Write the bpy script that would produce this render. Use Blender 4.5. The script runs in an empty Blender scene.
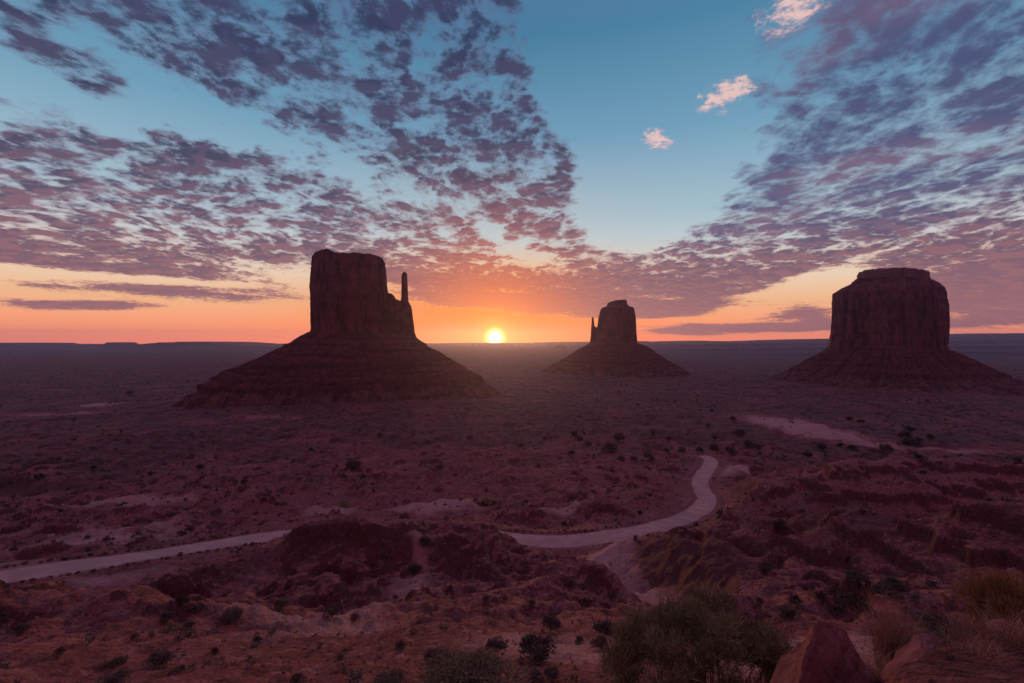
import bpy, bmesh, math, random
import numpy as np
from mathutils import Vector

# ---------------------------------------------------------------- basics
R = math.radians
SC = bpy.context.scene
COL = SC.collection
F = 16.0 / 36.0 * 1024.0          # focal length in photo pixels
HY = 341.5                        # the row of the true horizon
ZC = 130.0                        # the viewpoint above the valley floor
SUN_AZ = math.atan2(495 - 512, F)  # to the right of straight ahead
SUN_EL = math.atan2(HY - 338.0, F)


def lin(r, g, b):
    f = lambda c: (c / 255) / 12.92 if c / 255 <= .04045 else ((c / 255 + .055) / 1.055) ** 2.4
    return (f(r), f(g), f(b), 1.0)


# ---------------------------------------------------------------- camera
cam = bpy.data.cameras.new("camera")
cam.lens = 16.0
cam.sensor_width = 36.0
cam.sensor_fit = 'HORIZONTAL'
cam.clip_start = 0.1
cam.clip_end = 200000.0
camo = bpy.data.objects.new("camera", cam)
COL.objects.link(camo)
camo.location = (0, 0, ZC)
camo.rotation_euler = (R(90), 0, 0)
SC.camera = camo

SC.view_settings.view_transform = 'Standard'
SC.view_settings.look = 'None'
SC.view_settings.exposure = 0.0
SC.view_settings.gamma = 1.0
SC.view_settings.use_curve_mapping = False
SC.render.engine = 'CYCLES'
SC.cycles.use_denoising = True
try:
    SC.cycles.denoiser = 'OPENIMAGEDENOISE'
    SC.cycles.denoising_input_passes = 'RGB_ALBEDO_NORMAL'
    SC.cycles.denoising_prefilter = 'ACCURATE'
except Exception:
    pass
SC.cycles.max_bounces = 4
SC.cycles.diffuse_bounces = 2
SC.cycles.glossy_bounces = 1
SC.cycles.transmission_bounces = 1
SC.cycles.transparent_max_bounces = 6
SC.cycles.volume_bounces = 0
SC.cycles.caustics_reflective = False
SC.cycles.caustics_refractive = False


# ---------------------------------------------------------------- node helper
class Nodes:
    """Small expression helper over a node tree."""

    def __init__(self, tree):
        self.t = tree
        tree.nodes.clear()

    def new(self, typ, **kw):
        n = self.t.nodes.new(typ)
        for k, v in kw.items():
            setattr(n, k, v)
        return n

    def put(self, sock, v):
        if hasattr(v, 'is_linked') or hasattr(v, 'links'):
            self.t.links.new(v, sock)
        else:
            sock.default_value = v

    def m(self, op, a, b=None, c=None, clamp=False):
        n = self.new('ShaderNodeMath', operation=op, use_clamp=clamp)
        self.put(n.inputs[0], a)
        if b is not None:
            self.put(n.inputs[1], b)
        if c is not None:
            self.put(n.inputs[2], c)
        return n.outputs[0]

    def vm(self, op, a, b=None, scale=None):
        n = self.new('ShaderNodeVectorMath', operation=op)
        self.put(n.inputs[0], a)
        if b is not None:
            self.put(n.inputs[1], b)
        if scale is not None:
            self.put(n.inputs['Scale'], scale)
        return n.outputs['Value'] if op in ('DOT_PRODUCT', 'LENGTH') else n.outputs[0]

    def xyz(self, x, y, z=0.0):
        n = self.new('ShaderNodeCombineXYZ')
        self.put(n.inputs[0], x); self.put(n.inputs[1], y); self.put(n.inputs[2], z)
        return n.outputs[0]

    def step(self, v, a, b, lo=0.0, hi=1.0):
        n = self.new('ShaderNodeMapRange', interpolation_type='SMOOTHSTEP')
        self.put(n.inputs[0], v)
        n.inputs[1].default_value = a; n.inputs[2].default_value = b
        n.inputs[3].default_value = lo; n.inputs[4].default_value = hi
        return n.outputs[0]

    def lerp(self, v, a, b, lo=0.0, hi=1.0):
        n = self.new('ShaderNodeMapRange', interpolation_type='LINEAR')
        self.put(n.inputs[0], v)
        n.inputs[1].default_value = a; n.inputs[2].default_value = b
        n.inputs[3].default_value = lo; n.inputs[4].default_value = hi
        return n.outputs[0]

    def noise(self, vec, scale, detail=4.0, rough=0.5, lac=2.0, dist=0.0, dims='3D'):
        n = self.new('ShaderNodeTexNoise', noise_dimensions=dims)
        self.put(n.inputs['Vector'], vec)
        n.inputs['Scale'].default_value = scale
        n.inputs['Detail'].default_value = detail
        n.inputs['Roughness'].default_value = rough
        n.inputs['Lacunarity'].default_value = lac
        n.inputs['Distortion'].default_value = dist
        return n.outputs[0]

    def mix(self, f, a, b, typ='MIX'):
        n = self.new('ShaderNodeMix', data_type='RGBA', blend_type=typ)
        self.put(n.inputs[0], f); self.put(n.inputs[6], a); self.put(n.inputs[7], b)
        return n.outputs[2]

    def ramp(self, v, stops):
        n = self.new('ShaderNodeValToRGB')
        cr = n.color_ramp
        while len(cr.elements) < len(stops):
            cr.elements.new(1.0)
        for e, (p, c) in zip(cr.elements, sorted(stops)):
            e.position = p; e.color = c
        self.put(n.inputs[0], v)
        return n.outputs[0]

    def blob(self, vec, loc, size, rot=0.0):
        """1 at loc falling smoothly to 0 at an ellipse of the given half sizes."""
        n = self.new('ShaderNodeMapping', vector_type='TEXTURE')
        self.put(n.inputs[0], vec)
        n.inputs[1].default_value = (loc[0], loc[1], 0)
        n.inputs[2].default_value = (0, 0, rot)
        n.inputs[3].default_value = (size[0], size[1], 1)
        g = self.new('ShaderNodeTexGradient', gradient_type='SPHERICAL')
        self.put(g.inputs[0], n.outputs[0])
        return self.step(g.outputs['Fac'], 0.0, 1.0)


# ---------------------------------------------------------------- sky
def sky_angle(px, py):
    """Azimuth and elevation in degrees of a spot of the sky."""
    u, v = (px - 512) / F, (HY - py) / F
    return math.degrees(math.atan2(u, 1)), math.degrees(math.atan2(v, math.hypot(u, 1)))


def build_world():
    w = bpy.data.worlds.new("World")
    SC.world = w
    w.use_nodes = True
    N = Nodes(w.node_tree)
    D = N.new('ShaderNodeTexCoord').outputs['Generated']
    sep = N.new('ShaderNodeSeparateXYZ')
    N.put(sep.inputs[0], D)
    x, y, z = sep.outputs
    az = N.m('MULTIPLY', N.m('ARCTAN2', x, y), 180 / math.pi)
    el = N.m('MULTIPLY', N.m('ARCSINE', z), 180 / math.pi)
    AE = N.xyz(az, el)
    sd = (math.sin(SUN_AZ) * math.cos(SUN_EL), math.cos(SUN_AZ) * math.cos(SUN_EL), math.sin(SUN_EL))
    ang = N.m('MULTIPLY', N.m('ARCCOSINE', N.m('MINIMUM', N.vm('DOT_PRODUCT', D, sd), 1.0)), 180 / math.pi)
    daz = N.m('SUBTRACT', az, math.degrees(SUN_AZ))

    # --- the clear sky
    e1 = N.m('DIVIDE', N.m('MAXIMUM', el, 0.0), 60.0, clamp=True)
    E = lambda d: d / 60.0
    side = N.ramp(e1, [(E(0), (1.45, .36, .22, 1)), (E(2.0), (1.25, .42, .20, 1)), (E(4.5), lin(255, 194, 145)), (E(7.5), lin(244, 220, 194)),
                       (E(10.5), lin(210, 216, 216)), (E(15), lin(166, 195, 210)), (E(24), lin(113, 162, 191)),
                       (E(34), lin(76, 132, 168)), (E(60), lin(112, 99, 158))])  # out-of-view zenith made mauve to lift the light on the ground
    glow = N.ramp(e1, [(E(0), (1.35, .20, .010, 1)), (E(1.6), (1.2, .17, .008, 1)), (E(3.6), (.98, .18, .012, 1)), (E(6.0), (.88, .24, .035, 1)),
                       (E(9), lin(236, 192, 150)), (E(12.5), lin(196, 206, 208)), (E(24), lin(112, 161, 191)),
                       (E(34), lin(70, 127, 162)), (E(60), lin(112, 99, 158))])
    g = N.m('POWER', N.m('DIVIDE', daz, 19.0), 2.0)
    g = N.m('EXPONENT', N.m('MULTIPLY', g, -1.0))
    clear = N.mix(g, side, glow)
    # unseen sky behind the viewer: rose over dim blue, toned to tint facing slopes
    back = N.ramp(e1, [(E(0), lin(104, 74, 102)), (E(5), lin(134, 86, 110)), (E(14), lin(138, 104, 134)),
                       (E(30), lin(112, 118, 156)), (E(60), lin(112, 99, 158))])
    bw = N.step(N.m('ABSOLUTE', daz), 65, 120)
    clear = N.mix(bw, clear, back)

    # --- clouds: one sheet of altocumulus far overhead, seen in perspective
    zz = N.m('ADD', N.m('MAXIMUM', z, 0.0), 0.13)
    P = N.xyz(N.m('DIVIDE', x, zz), N.m('DIVIDE', y, zz))
    warp = N.new('ShaderNodeTexNoise', noise_dimensions='3D')
    N.put(warp.inputs['Vector'], P)
    warp.inputs['Scale'].default_value = 0.9
    warp.inputs['Detail'].default_value = 3
    wv = N.vm('SCALE', N.vm('SUBTRACT', warp.outputs['Color'], (.5, .5, .5)), scale=0.30)
    Q = N.vm('MULTIPLY', N.vm('ADD', P, wv), (1.0, 0.85, 1.0))
    n_big = N.noise(N.vm('ADD', Q, (3.1, 7.7, 0)), 1.1, 4, .55)
    n_puf = N.noise(N.vm('ADD', Q, (11.3, 2.9, 0)), 6.5, 8, .66)
    n_fin = N.noise(N.vm('ADD', Q, (1.7, 4.4, 0)), 26.0, 7, .70)
    w2 = N.new('ShaderNodeTexNoise', noise_dimensions='3D')
    N.put(w2.inputs['Vector'], Q)
    w2.inputs['Scale'].default_value = 9.0
    w2.inputs['Detail'].default_value = 3
    Qv = N.vm('ADD', Q, N.vm('SCALE', N.vm('SUBTRACT', w2.outputs['Color'], (.5, .5, .5)), scale=0.16))

    def puffs(scale, off):
        v = N.new('ShaderNodeTexVoronoi', voronoi_dimensions='2D', feature='SMOOTH_F1')
        N.put(v.inputs['Vector'], N.vm('ADD', Qv, off))
        v.inputs['Scale'].default_value = scale
        v.inputs['Smoothness'].default_value = .35
        v.inputs['Randomness'].default_value = 1.0
        return N.lerp(v.outputs['Distance'], 0.05, .75, 0.72, .26)
    c1 = puffs(7.4, (0, 0, 0))
    n_cell = N.m('ADD', N.m('MULTIPLY', c1, .62), N.m('MULTIPLY', puffs(17.0, (3, 5, 0)), .38))
    c2 = puffs(7.4, (0, .06, 0))                    # the same puffs a step nearer the sun
    under = N.lerp(N.m('SUBTRACT', c1, c2), .0, .11)
    far = N.step(el, 3.0, 10.5)                      # the puffs melt into streaks far away
    band = N.noise(N.xyz(N.m('MULTIPLY', az, .10), N.m('MULTIPLY', el, .85), 4.0), 1.0, 7, .62)
    n_hi = N.m('ADD', N.m('MULTIPLY', n_big, .16), N.m('ADD', N.m('MULTIPLY', n_puf, .22), N.m('ADD', N.m('MULTIPLY', n_fin, .22), N.m('MULTIPLY', n_cell, .40))))
    n_lo = N.m('ADD', N.m('MULTIPLY', n_fin, .22), N.m('MULTIPLY', band, .78))
    nz = N.m('ADD', N.m('MULTIPLY', n_hi, far), N.m('MULTIPLY', n_lo, N.m('SUBTRACT', 1.0, far)))

    # where the banks lie: (photo column, row, half width, half height, turn, weight)
    def field(blobs, start):
        acc = start
        for px, py, sx, sy, rot, wt in blobs:
            a0, e0 = sky_angle(px, py)
            k = 1.0 / (1 + ((px - 512) / F) ** 2)      # degrees per pixel shrink off axis
            s = math.degrees(1 / F)
            bl = N.blob(AE, (a0, e0), (sx * s * max(k, .55), sy * s * max(k ** .5, .7)), R(rot))
            acc = N.m('MULTIPLY_ADD', bl, wt, acc)
        return acc
    cover = N.m('MINIMUM', field(CLOUD_BANKS, -0.115), N.lerp(el, 5, 12, .16, .07))
    bk = N.step(N.m('ABSOLUTE', az), 52, 75)
    cover = N.m('ADD', cover, N.m('MULTIPLY', bk, .16))
    dens = N.m('ADD', nz, cover)
    rbk = N.m('MULTIPLY', N.step(az, 8, 26), N.step(el, 9, 17))
    a = N.m('ADD', N.m('MULTIPLY', N.step(dens, .452, .605), N.m('SUBTRACT', 1.0, rbk)), N.m('MULTIPLY', N.step(dens, .42, .63), rbk))
    thick = N.step(N.m('ADD', dens, N.m('MULTIPLY', N.m('SUBTRACT', n_fin, .5), .25)), .487, .585)
    # thin away to nothing at the very horizon
    # colours of the clouds
    e2 = N.m('DIVIDE', N.m('MAXIMUM', el, 0.0), 40.0, clamp=True)
    G = lambda d: d / 40.0
    dark = N.ramp(e2, [(G(0), lin(165, 108, 120)), (G(3), lin(152, 100, 115)), (G(8), lin(118, 82, 104)), (G(13), lin(88, 70, 98)),
                       (G(20), lin(58, 50, 82)), (G(40), lin(44, 46, 82))])
    edge = N.ramp(e2, [(G(0), lin(225, 140, 120)), (G(4), lin(238, 160, 130)), (G(8), lin(214, 150, 142)), (G(13), lin(160, 122, 142)),
                       (G(20), lin(120, 106, 138)), (G(40), lin(96, 104, 146))])
    cc = N.mix(thick, edge, dark)
    rosy = N.ramp(e2, [(G(0), lin(238, 140, 100)), (G(5), lin(232, 138, 112)), (G(10), lin(196, 124, 124)), (G(16), lin(138, 94, 114)), (G(24), lin(92, 76, 108)), (G(40), lin(70, 68, 104))])
    cc = N.mix(N.m('MULTIPLY', under, N.lerp(el, 4, 14, .10, .36)), cc, rosy)
    # fire under the clouds around the sun
    hot = N.mix(thick, (1.15, .40, .05, 1), (.84, .145, .030, 1))
    hw = N.m('EXPONENT', N.m('MULTIPLY', N.m('POWER', N.m('DIVIDE', ang, 10.5), 2.0), -1.0))
    cc = N.mix(N.m('MULTIPLY', hw, .92), cc, hot)
    # the eastern bank on the right: bluer, with rose patches
    rb = N.step(az, 8, 26)
    rb = N.m('MULTIPLY', rb, N.step(el, 8, 15))
    rose = N.noise(N.vm('ADD', Q, (5, 1, 2)), 1.5, 4, .55)
    blue = N.mix(N.step(rose, .47, .66), lin(74, 80, 124), lin(124, 96, 128))
    cc = N.mix(N.m('MULTIPLY', rb, .75), cc, blue)
    ccb = N.mix(N.step(el, 12, 40), lin(122, 70, 92), lin(196, 112, 138))  # unseen clouds behind the viewer, made rosy for the light they give
    cc = N.mix(bw, cc, ccb)
    opac = N.m('MULTIPLY', a, N.lerp(el, 10, 28, .97, .93))
    sky = N.mix(opac, clear, cc)
    lit = field(LIT_PUFFS, 0.0)
    wn = N.m('ADD', N.m('MULTIPLY', N.m('SUBTRACT', n_fin, .5), 2.2), N.m('MULTIPLY', N.m('SUBTRACT', n_puf, .5), 1.6))
    lit = N.m('MULTIPLY', N.step(N.m('ADD', lit, wn), .42, .95), N.step(lit, .02, .25))
    sky = N.mix(N.m('MULTIPLY', lit, .9), sky, N.mix(lit, lin(190, 160, 180), lin(242, 202, 194)))

    # --- the sun and its aureole in the air
    au = N.m('EXPONENT', N.m('MULTIPLY', ang, -1 / 0.95))
    au2 = N.m('EXPONENT', N.m('MULTIPLY', ang, -1 / 2.8))
    s1 = N.mix(1.0, (0, 0, 0, 1), (1.0, .42, .06, 1))
    sky = N.vm('ADD', sky, N.vm('SCALE', (1.0, .34, .012), scale=N.m('MULTIPLY', au, 3.0)))
    sky = N.vm('ADD', sky, N.vm('SCALE', (1.0, .25, .01), scale=N.m('MULTIPLY', au2, .28)))
    disc = N.m('EXPONENT', N.m('MULTIPLY', N.m('POWER', N.m('DIVIDE', ang, .62), 2.0), -1.0))
    sky = N.vm('ADD', sky, N.vm('SCALE', (1.0, .60, .15), scale=N.m('MULTIPLY', disc, 32.0)))
    # below the horizon: dim ground tone
    sky = N.mix(N.step(el, -.05, -1.5), sky, lin(70, 46, 58))

    # --- physical twilight sky underneath
    nt = N.new('ShaderNodeTexSky', sky_type='NISHITA')
    nt.sun_disc = False
    nt.sun_elevation = SUN_EL
    nt.sun_rotation = SUN_AZ
    nt.altitude = 1600
    nt.air_density = 1.0
    nt.dust_density = 2.0
    b1 = N.new('ShaderNodeBackground')
    N.put(b1.inputs[0], nt.outputs[0]); b1.inputs[1].default_value = 0.015
    b2 = N.new('ShaderNodeBackground')
    N.put(b2.inputs[0], sky); b2.inputs[1].default_value = 0.94
    add = N.new('ShaderNodeAddShader')
    N.put(add.inputs[0], b1.outputs[0]); N.put(add.inputs[1], b2.outputs[0])
    out = N.new('ShaderNodeOutputWorld')
    N.put(out.inputs[0], add.outputs[0])
    w.cycles.sampling_method = 'MANUAL'
    w.cycles.sample_map_resolution = 1024


CLOUD_BANKS = [
    # the great bank at upper left, edge running down to the right
    (400, 20, 230, 140, 0, .24), (470, 120, 170, 130, -35, .28), (552, 182, 96, 60, -38, .30), (320, 95, 200, 90, -8, .16),
    (440, 70, 130, 130, -20, .10),
    (70, 65, 110, 30, -4, .30), (150, 20, 230, 60, 0, .20), (20, 5, 70, 26, 0, .18), (210, 60, 120, 50, 0, .14),
    (90, 205, 230, 80, 4, .22), (20, 180, 130, 105, 0, .16), (300, 215, 230, 62, -8, .22), (170, 150, 230, 46, -4, .15),
    (110, 262, 290, 26, -3, .34), (10, 250, 70, 14, 0, .14), (250, 250, 140, 26, 0, .20), (410, 232, 150, 42, -14, .24), (330, 240, 150, 40, 0, .10),
    (200, 293, 230, 13, 0, .27), (80, 305, 170, 11, 2, .30), (430, 272, 190, 30, -4, .22),
    # long fire bank over the sun and to the right
    (520, 288, 210, 36, -6, .30), (640, 285, 190, 42, 4, .26), (570, 245, 130, 36, -28, .24), (715, 329, 150, 10, 0, .42), (660, 312, 130, 9, 2, .22), (470, 300, 140, 18, 0, .2),
    # the eastern bank
    (900, 90, 290, 190, 0, .22), (985, 30, 220, 130, 0, .20), (830, 200, 200, 100, 22, .24), (740, 245, 210, 52, 6, .28), (950, 210, 220, 90, 20, .18),
    (980, 275, 180, 65, 4, .32), (990, 310, 150, 32, 0, .30), (700, 285, 150, 32, -6, .22), (800, 315, 90, 20, 0, .20),
    # clear lanes
    (640, 80, 120, 200, 0, -.34), (625, 200, 95, 62, 0, -.30), (560, 40, 75, 100, 0, -.22), (215, 120, 240, 40, -6, -.045), (60, 110, 130, 34, 0, -.04),
    (120, 278, 240, 8, 0, -.16), (120, 325, 260, 14, 0, -.34), (800, 290, 120, 20, 14, -.20), (905, 240, 110, 14, 24, -.14),
]
LIT_PUFFS = [(785, 12, 62, 34, 0, .95), (728, 95, 52, 24, 4, .85), (658, 141, 36, 18, -14, .85)]

build_world()

sl = bpy.data.lights.new("sun", 'SUN')
sl.energy = 1.6
sl.angle = R(0.53)
sl.color = (1.0, .36, .10)
slo = bpy.data.objects.new("sun", sl)
COL.objects.link(slo)
slo.location = (-400, 9000, 390)
slo.rotation_euler = Vector((-math.sin(SUN_AZ) * math.cos(SUN_EL), -math.cos(SUN_AZ) * math.cos(SUN_EL), -math.sin(SUN_EL))).to_track_quat('-Z', 'Y').to_euler()
#==== SKY END


# ---------------------------------------------------------------- numeric noise
def _hash(ix, iy, seed):
    h = (ix.astype(np.int64) * 374761393 + iy.astype(np.int64) * 668265263 + seed * 2147483647 + 1013904223) & 0xFFFFFFFF
    h = ((h ^ (h >> 13)) * 1274126177) & 0xFFFFFFFF
    return (h ^ (h >> 16)) & 0xFFFFFFFF


def perlin(x, y, seed=0):
    x0 = np.floor(x); y0 = np.floor(y)
    fx = x - x0; fy = y - y0
    u = fx * fx * fx * (fx * (fx * 6 - 15) + 10); v = fy * fy * fy * (fy * (fy * 6 - 15) + 10)

    def gr(dx, dy):
        a = _hash(x0 + dx, y0 + dy, seed) * (2 * np.pi / 4294967296.0)
        return np.cos(a) * (fx - dx) + np.sin(a) * (fy - dy)
    n0 = gr(0, 0) * (1 - u) + gr(1, 0) * u
    n1 = gr(0, 1) * (1 - u) + gr(1, 1) * u
    return (n0 * (1 - v) + n1 * v) * 1.5


def fbm(x, y, octaves=5, gain=.5, seed=0, ridged=False):
    t = np.zeros(np.broadcast(x, y).shape); a = 1.0; f = 1.0; s = 0
    for o in range(octaves):
        n = perlin(x * f + 17.3 * o, y * f - 9.1 * o, seed + o)
        t += a * ((1 - 2 * np.abs(n)) if ridged else n)
        s += a; a *= gain; f *= 2.03
    return t / s


def sstep(v, a, b):
    t = np.clip((v - a) / (b - a), 0, 1)
    return t * t * (3 - 2 * t)


# ---------------------------------------------------------------- the lie of the land
# metres ahead of the viewpoint : metres below it
_D = np.array([-60, -6, 0, 1.6, 2.6, 4, 6, 8, 11, 15, 20, 30, 45, 70, 100, 150, 220, 300, 450, 700, 1000, 1350, 1900, 3000, 1e6])
_A = np.array([1.5, 1.6, 1.7, 1.8, 3.2, 5.0, 6.6, 8.0, 10.0, 12.2, 14.6, 20.2, 28.6, 42.2, 56.5, 77, 95.7, 106, 117.6, 126, 129, 130, 130, 130, 130.])
_B = np.array([1.5, 1.6, 1.7, 1.78, 2.05, 2.75, 3.85, 5.3, 7.9, 11.4, 14.4, 20.2, 28.6, 42.2, 56.5, 77, 95.7, 106, 117.6, 126, 129, 130, 130, 130, 130.])
_T = np.concatenate([np.linspace(-60, 2, 200), np.geomspace(2.02, 4000, 900)])


def _smooth(v):
    k = np.ones(15) / 15
    return np.convolve(np.pad(v, 7, mode='edge'), k, mode='valid')


_A = _smooth(np.interp(_T, _D, _A)); _B = _smooth(np.interp(_T, _D, _B))


def at(px, d):
    return (px - 512) / F * d


# crest lines of the hills: (photo column, metres ahead, metres below the viewpoint), near slope, far slope
RIDGES = [
    ([(60, 78, 46.5), (150, 92, 48.6), (205, 100, 49.4), (262, 112, 51.2), (330, 120, 50.8), (400, 124, 52.6), (470, 126, 57.0), (560, 122, 61.5), (610, 112, 62), (640, 100, 58)], .50, .62, 5),
    ([(640, 190, 86), (735, 232, 89), (800, 250, 81), (850, 268, 76), (930, 285, 75.5), (1024, 280, 75), (1150, 262, 70), (1400, 240, 60)], .34, .42, 7),
    ([(655, 168, 71.5), (700, 140, 66), (760, 104, 56.5), (800, 84, 47.5)], .42, .5, 4),
    ([(860, 175, 68), (960, 150, 57.5), (1040, 138, 51), (1200, 130, 45)], .40, .55, 5),
    ([(-300, 300, 100), (0, 330, 101), (60, 345, 104)], .25, .3, 6),
    ([(470, 262, 97.6), (560, 255, 95.6), (640, 275, 97.5)], .16, .22, 4),
    ([(-200, 84, 48), (-40, 70, 42), (40, 60, 37), (95, 56, 35.4)], .42, .5, 4),
]

# the road's centre line: (photo column, photo row)
ROAD_PIX = [(-160, 604), (-60, 588), (0, 577), (60, 568), (130, 558), (200, 547), (262, 537), (330, 531), (400, 530), (470, 533), (520, 540),
            (565, 542), (610, 536), (650, 529), (684, 519), (702, 509), (708, 499), (702, 490), (699, 481), (705, 472), (711, 464), (711, 458.5), (700, 455)]


def base_drop(x, y):
    s = sstep(x / np.maximum(y + .3, .6) + .10 * perlin(x * .5, y * .5, 91), .50, .86)
    s = np.where(y < 0, 1, s)
    return np.interp(y, _T, _A) * (1 - s) + np.interp(y, _T, _B) * s


def seg_field(x, y, pts):
    """Distance to a polyline, the side (+ beyond) and the third coordinate along it."""
    best = np.full(x.shape, 1e9); val = np.zeros(x.shape); side = np.zeros(x.shape)
    for (x0, y0, v0), (x1, y1, v1) in zip(pts[:-1], pts[1:]):
        dx, dy = x1 - x0, y1 - y0
        t = np.clip(((x - x0) * dx + (y - y0) * dy) / (dx * dx + dy * dy), 0, 1)
        d = np.hypot(x - x0 - t * dx, y - y0 - t * dy)
        k = d < best
        best = np.where(k, d, best)
        val = np.where(k, v0 + t * (v1 - v0), val)
        side = np.where(k, (y - y0) * dx - (x - x0) * dy, side)
    return best, side, val


def rough_ground(x, y):
    """Ground height before the road is cut into it."""
    d = np.hypot(x, y)
    wob = np.clip(d / 120, .0, 1.0)
    wx = x + 9 * wob * fbm(x / 38, y / 38, 3, seed=5); wy = y + 9 * wob * fbm(x / 38, y / 38, 3, seed=15)
    h = ZC - base_drop(wx * .35 + x * .65, wy * .35 + y * .65)
    for pts, s_near, s_far, rnd in RIDGES:
        P = [(at(px, dd), dd, ZC - dr) for px, dd, dr in pts]
        dist, side, top = seg_field(wx, wy, P)
        dist = np.hypot(dist, rnd) - rnd
        up = top - dist * np.where(side < 0, s_near, s_far) + 1.2
        k = 4.0
        m = np.maximum(h, up)
        h = m + k * np.log(np.exp(np.clip((h - m) / k, -30, 0)) + np.exp(np.clip((up - m) / k, -30, 0))) - k * math.log(2) * np.exp(-np.abs(h - up) / k)
    mid = sstep(d, 25, 70) * (1 - sstep(d, 500, 1100))
    bench = sstep(np.hypot((x - at(40, 118)) / 62, (y - 112) / 44), 1.25, .55)      # open flat below the road
    h = h - bench * 6.0
    mid = mid * (1 - .85 * bench)
    wd, _, ww = seg_field(x, y, [(at(p, q), q, w) for p, q, w in ((585, 205, 26), (610, 165, 19), (640, 135, 14), (675, 108, 11), (700, 90, 8))])
    wash = sstep(wd / ww, 1.25, .45)
    h = h - wash * 4.5
    mid = mid * (1 - .8 * wash)
    # gullied badland slopes, then small rubble
    g = fbm(wx / 46, wy / 46, 5, .52, seed=31, ridged=True)
    h = h + mid * (g - .40) * 7.5
    g2 = fbm(wx / 17, wy / 17, 4, .55, seed=37, ridged=True)
    h = h + mid * (g2 - .35) * 2.6
    h = h + mid * fbm(x / 5, y / 5, 4, .6, seed=39) * .55
    h = h + sstep(d, 12, 40) * (1 - .7 * sstep(d, 500, 1500)) * fbm(x / 13, y / 13, 5, .60, seed=47) * 2.0
    # thin ledges of harder beds
    per = 6.5
    q = (h + 2.2 * fbm(x / 60, y / 60, 3, seed=71)) / per
    fr = q - np.floor(q)
    h = h + mid * per * .42 * (sstep(fr, .32, .60) - fr) * sstep(fbm(x / 90, y / 90, 3, seed=77) + .25 * sstep(x, 20, 90), -.15, .25)
    # broad swells of the plain with low scarps
    plain = sstep(d, 350, 900) * (1 - sstep(d, 9000, 20000))
    sw = fbm(x / 420, y / 260, 5, .5, seed=83)
    h = h + plain * (sw * 7 - 3)
    q = (sw * 5)
    fr = q - np.floor(q)
    h = h + plain * 4.4 * (sstep(fr, .42, .58) - fr)
    # the plain rises gently towards each butte
    for px, dd, hh, rr in ((352, 1000, 22, 300), (614, 1740, 15, 380), (889, 1350, 18, 380)):
        h = h + hh * np.exp(-((x - at(px, dd)) ** 2 + (y - dd) ** 2) / (rr * rr))
    # near the viewpoint: loose stony ground
    near = 1 - sstep(d, 14, 40)
    h = h + near * sstep(d, 1.0, 3.0) * (fbm(x * .9, y * .9, 5, .55, seed=19) * .16 + .05 * fbm(x * 5, y * 5, 4, .6, seed=23))
    h = h + sstep(d, 8, 20) * (1 - sstep(d, 60, 160)) * fbm(x / 3.2, y / 3.2, 4, .55, seed=29) * .45
    return h


def hit(px, py, height, dmin=2.2, dmax=6000):
    """Where the line of sight through a photo spot first meets the ground."""
    d = np.geomspace(dmin, dmax, 5000)
    x = at(px, d); z = ZC - (py - HY) / F * d
    h = height(x, d)
    k = np.nonzero(h >= z)[0]
    i = k[0] if len(k) else len(d) - 1
    return float(x[i]), float(d[i]), float(h[i])


def build_road_line():
    pts = []
    # hand distances: the road keeps to the bench behind the mound
    prof = [(604, 118), (588, 132), (577, 142), (568, 152), (558, 168), (547, 192), (537, 214), (531, 226), (530, 228), (533, 221), (540, 208), (542, 203),
            (536, 214), (529, 232), (519, 258), (509, 285), (499, 318), (490, 345), (481, 372), (472, 400), (464, 432), (458.5, 455), (455, 470)]
    for (px, py), (_, d) in zip(ROAD_PIX, prof):
        pts.append((at(px, d), d, ZC - (py - HY) / F * d))
    P = np.array(pts)
    t = np.concatenate([[0], np.cumsum(np.hypot(np.diff(P[:, 0]), np.diff(P[:, 1])))])
    s = np.arange(0, t[-1], 2.0)

    def cr(k):   # smooth through the points
        v = np.interp(s, t, P[:, k]); w = np.ones(13) / 13
        return np.convolve(np.pad(v, 6, mode='edge'), w, mode='valid')
    return np.stack([cr(0), cr(1), cr(2)], 1)


ROAD = build_road_line()
ROAD_HALF = 7.4
RT = np.gradient(ROAD, axis=0)
RT /= np.hypot(RT[:, 0], RT[:, 1])[:, None]


def road_fields(x, y):
    """Distance to the road's centre line and its height there."""
    shp = x.shape
    x = x.ravel(); y = y.ravel()
    best = np.full(x.shape, 1e9); zz = np.zeros(x.shape)
    k = np.nonzero((y > 90) & (y < 560) & (np.abs(x) < 420))[0]
    for c in range(0, len(k), 20000):
        q = k[c:c + 20000]
        d2 = (x[q, None] - ROAD[None, ::2, 0]) ** 2 + (y[q, None] - ROAD[None, ::2, 1]) ** 2
        i = d2.argmin(1) * 2
        tx, ty, tz = RT[i, 0], RT[i, 1], RT[i, 2]
        al = np.clip((x[q] - ROAD[i, 0]) * tx + (y[q] - ROAD[i, 1]) * ty, -2.2, 2.2)
        best[q] = np.hypot(x[q] - ROAD[i, 0] - al * tx, y[q] - ROAD[i, 1] - al * ty)
        zz[q] = ROAD[i, 2] + al * tz
    return best.reshape(shp), zz.reshape(shp)


def ground(x, y):
    x = np.asarray(x, float); y = np.asarray(y, float)
    h = rough_ground(x, y)
    rd, rz = road_fields(x, y)
    w = sstep(rd, ROAD_HALF + 24, ROAD_HALF + 1.5)
    h = h * (1 - w) + (rz - .12) * w
    # a graded bank of spoil along both edges
    h = h + .8 * np.exp(-((rd - ROAD_HALF - 1.8) / .9) ** 2) * (.6 + .6 * perlin(x / 3, y / 3, 61))
    return h


def gh(x, y):
    return float(ground(np.array([x]), np.array([y]))[0])


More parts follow.
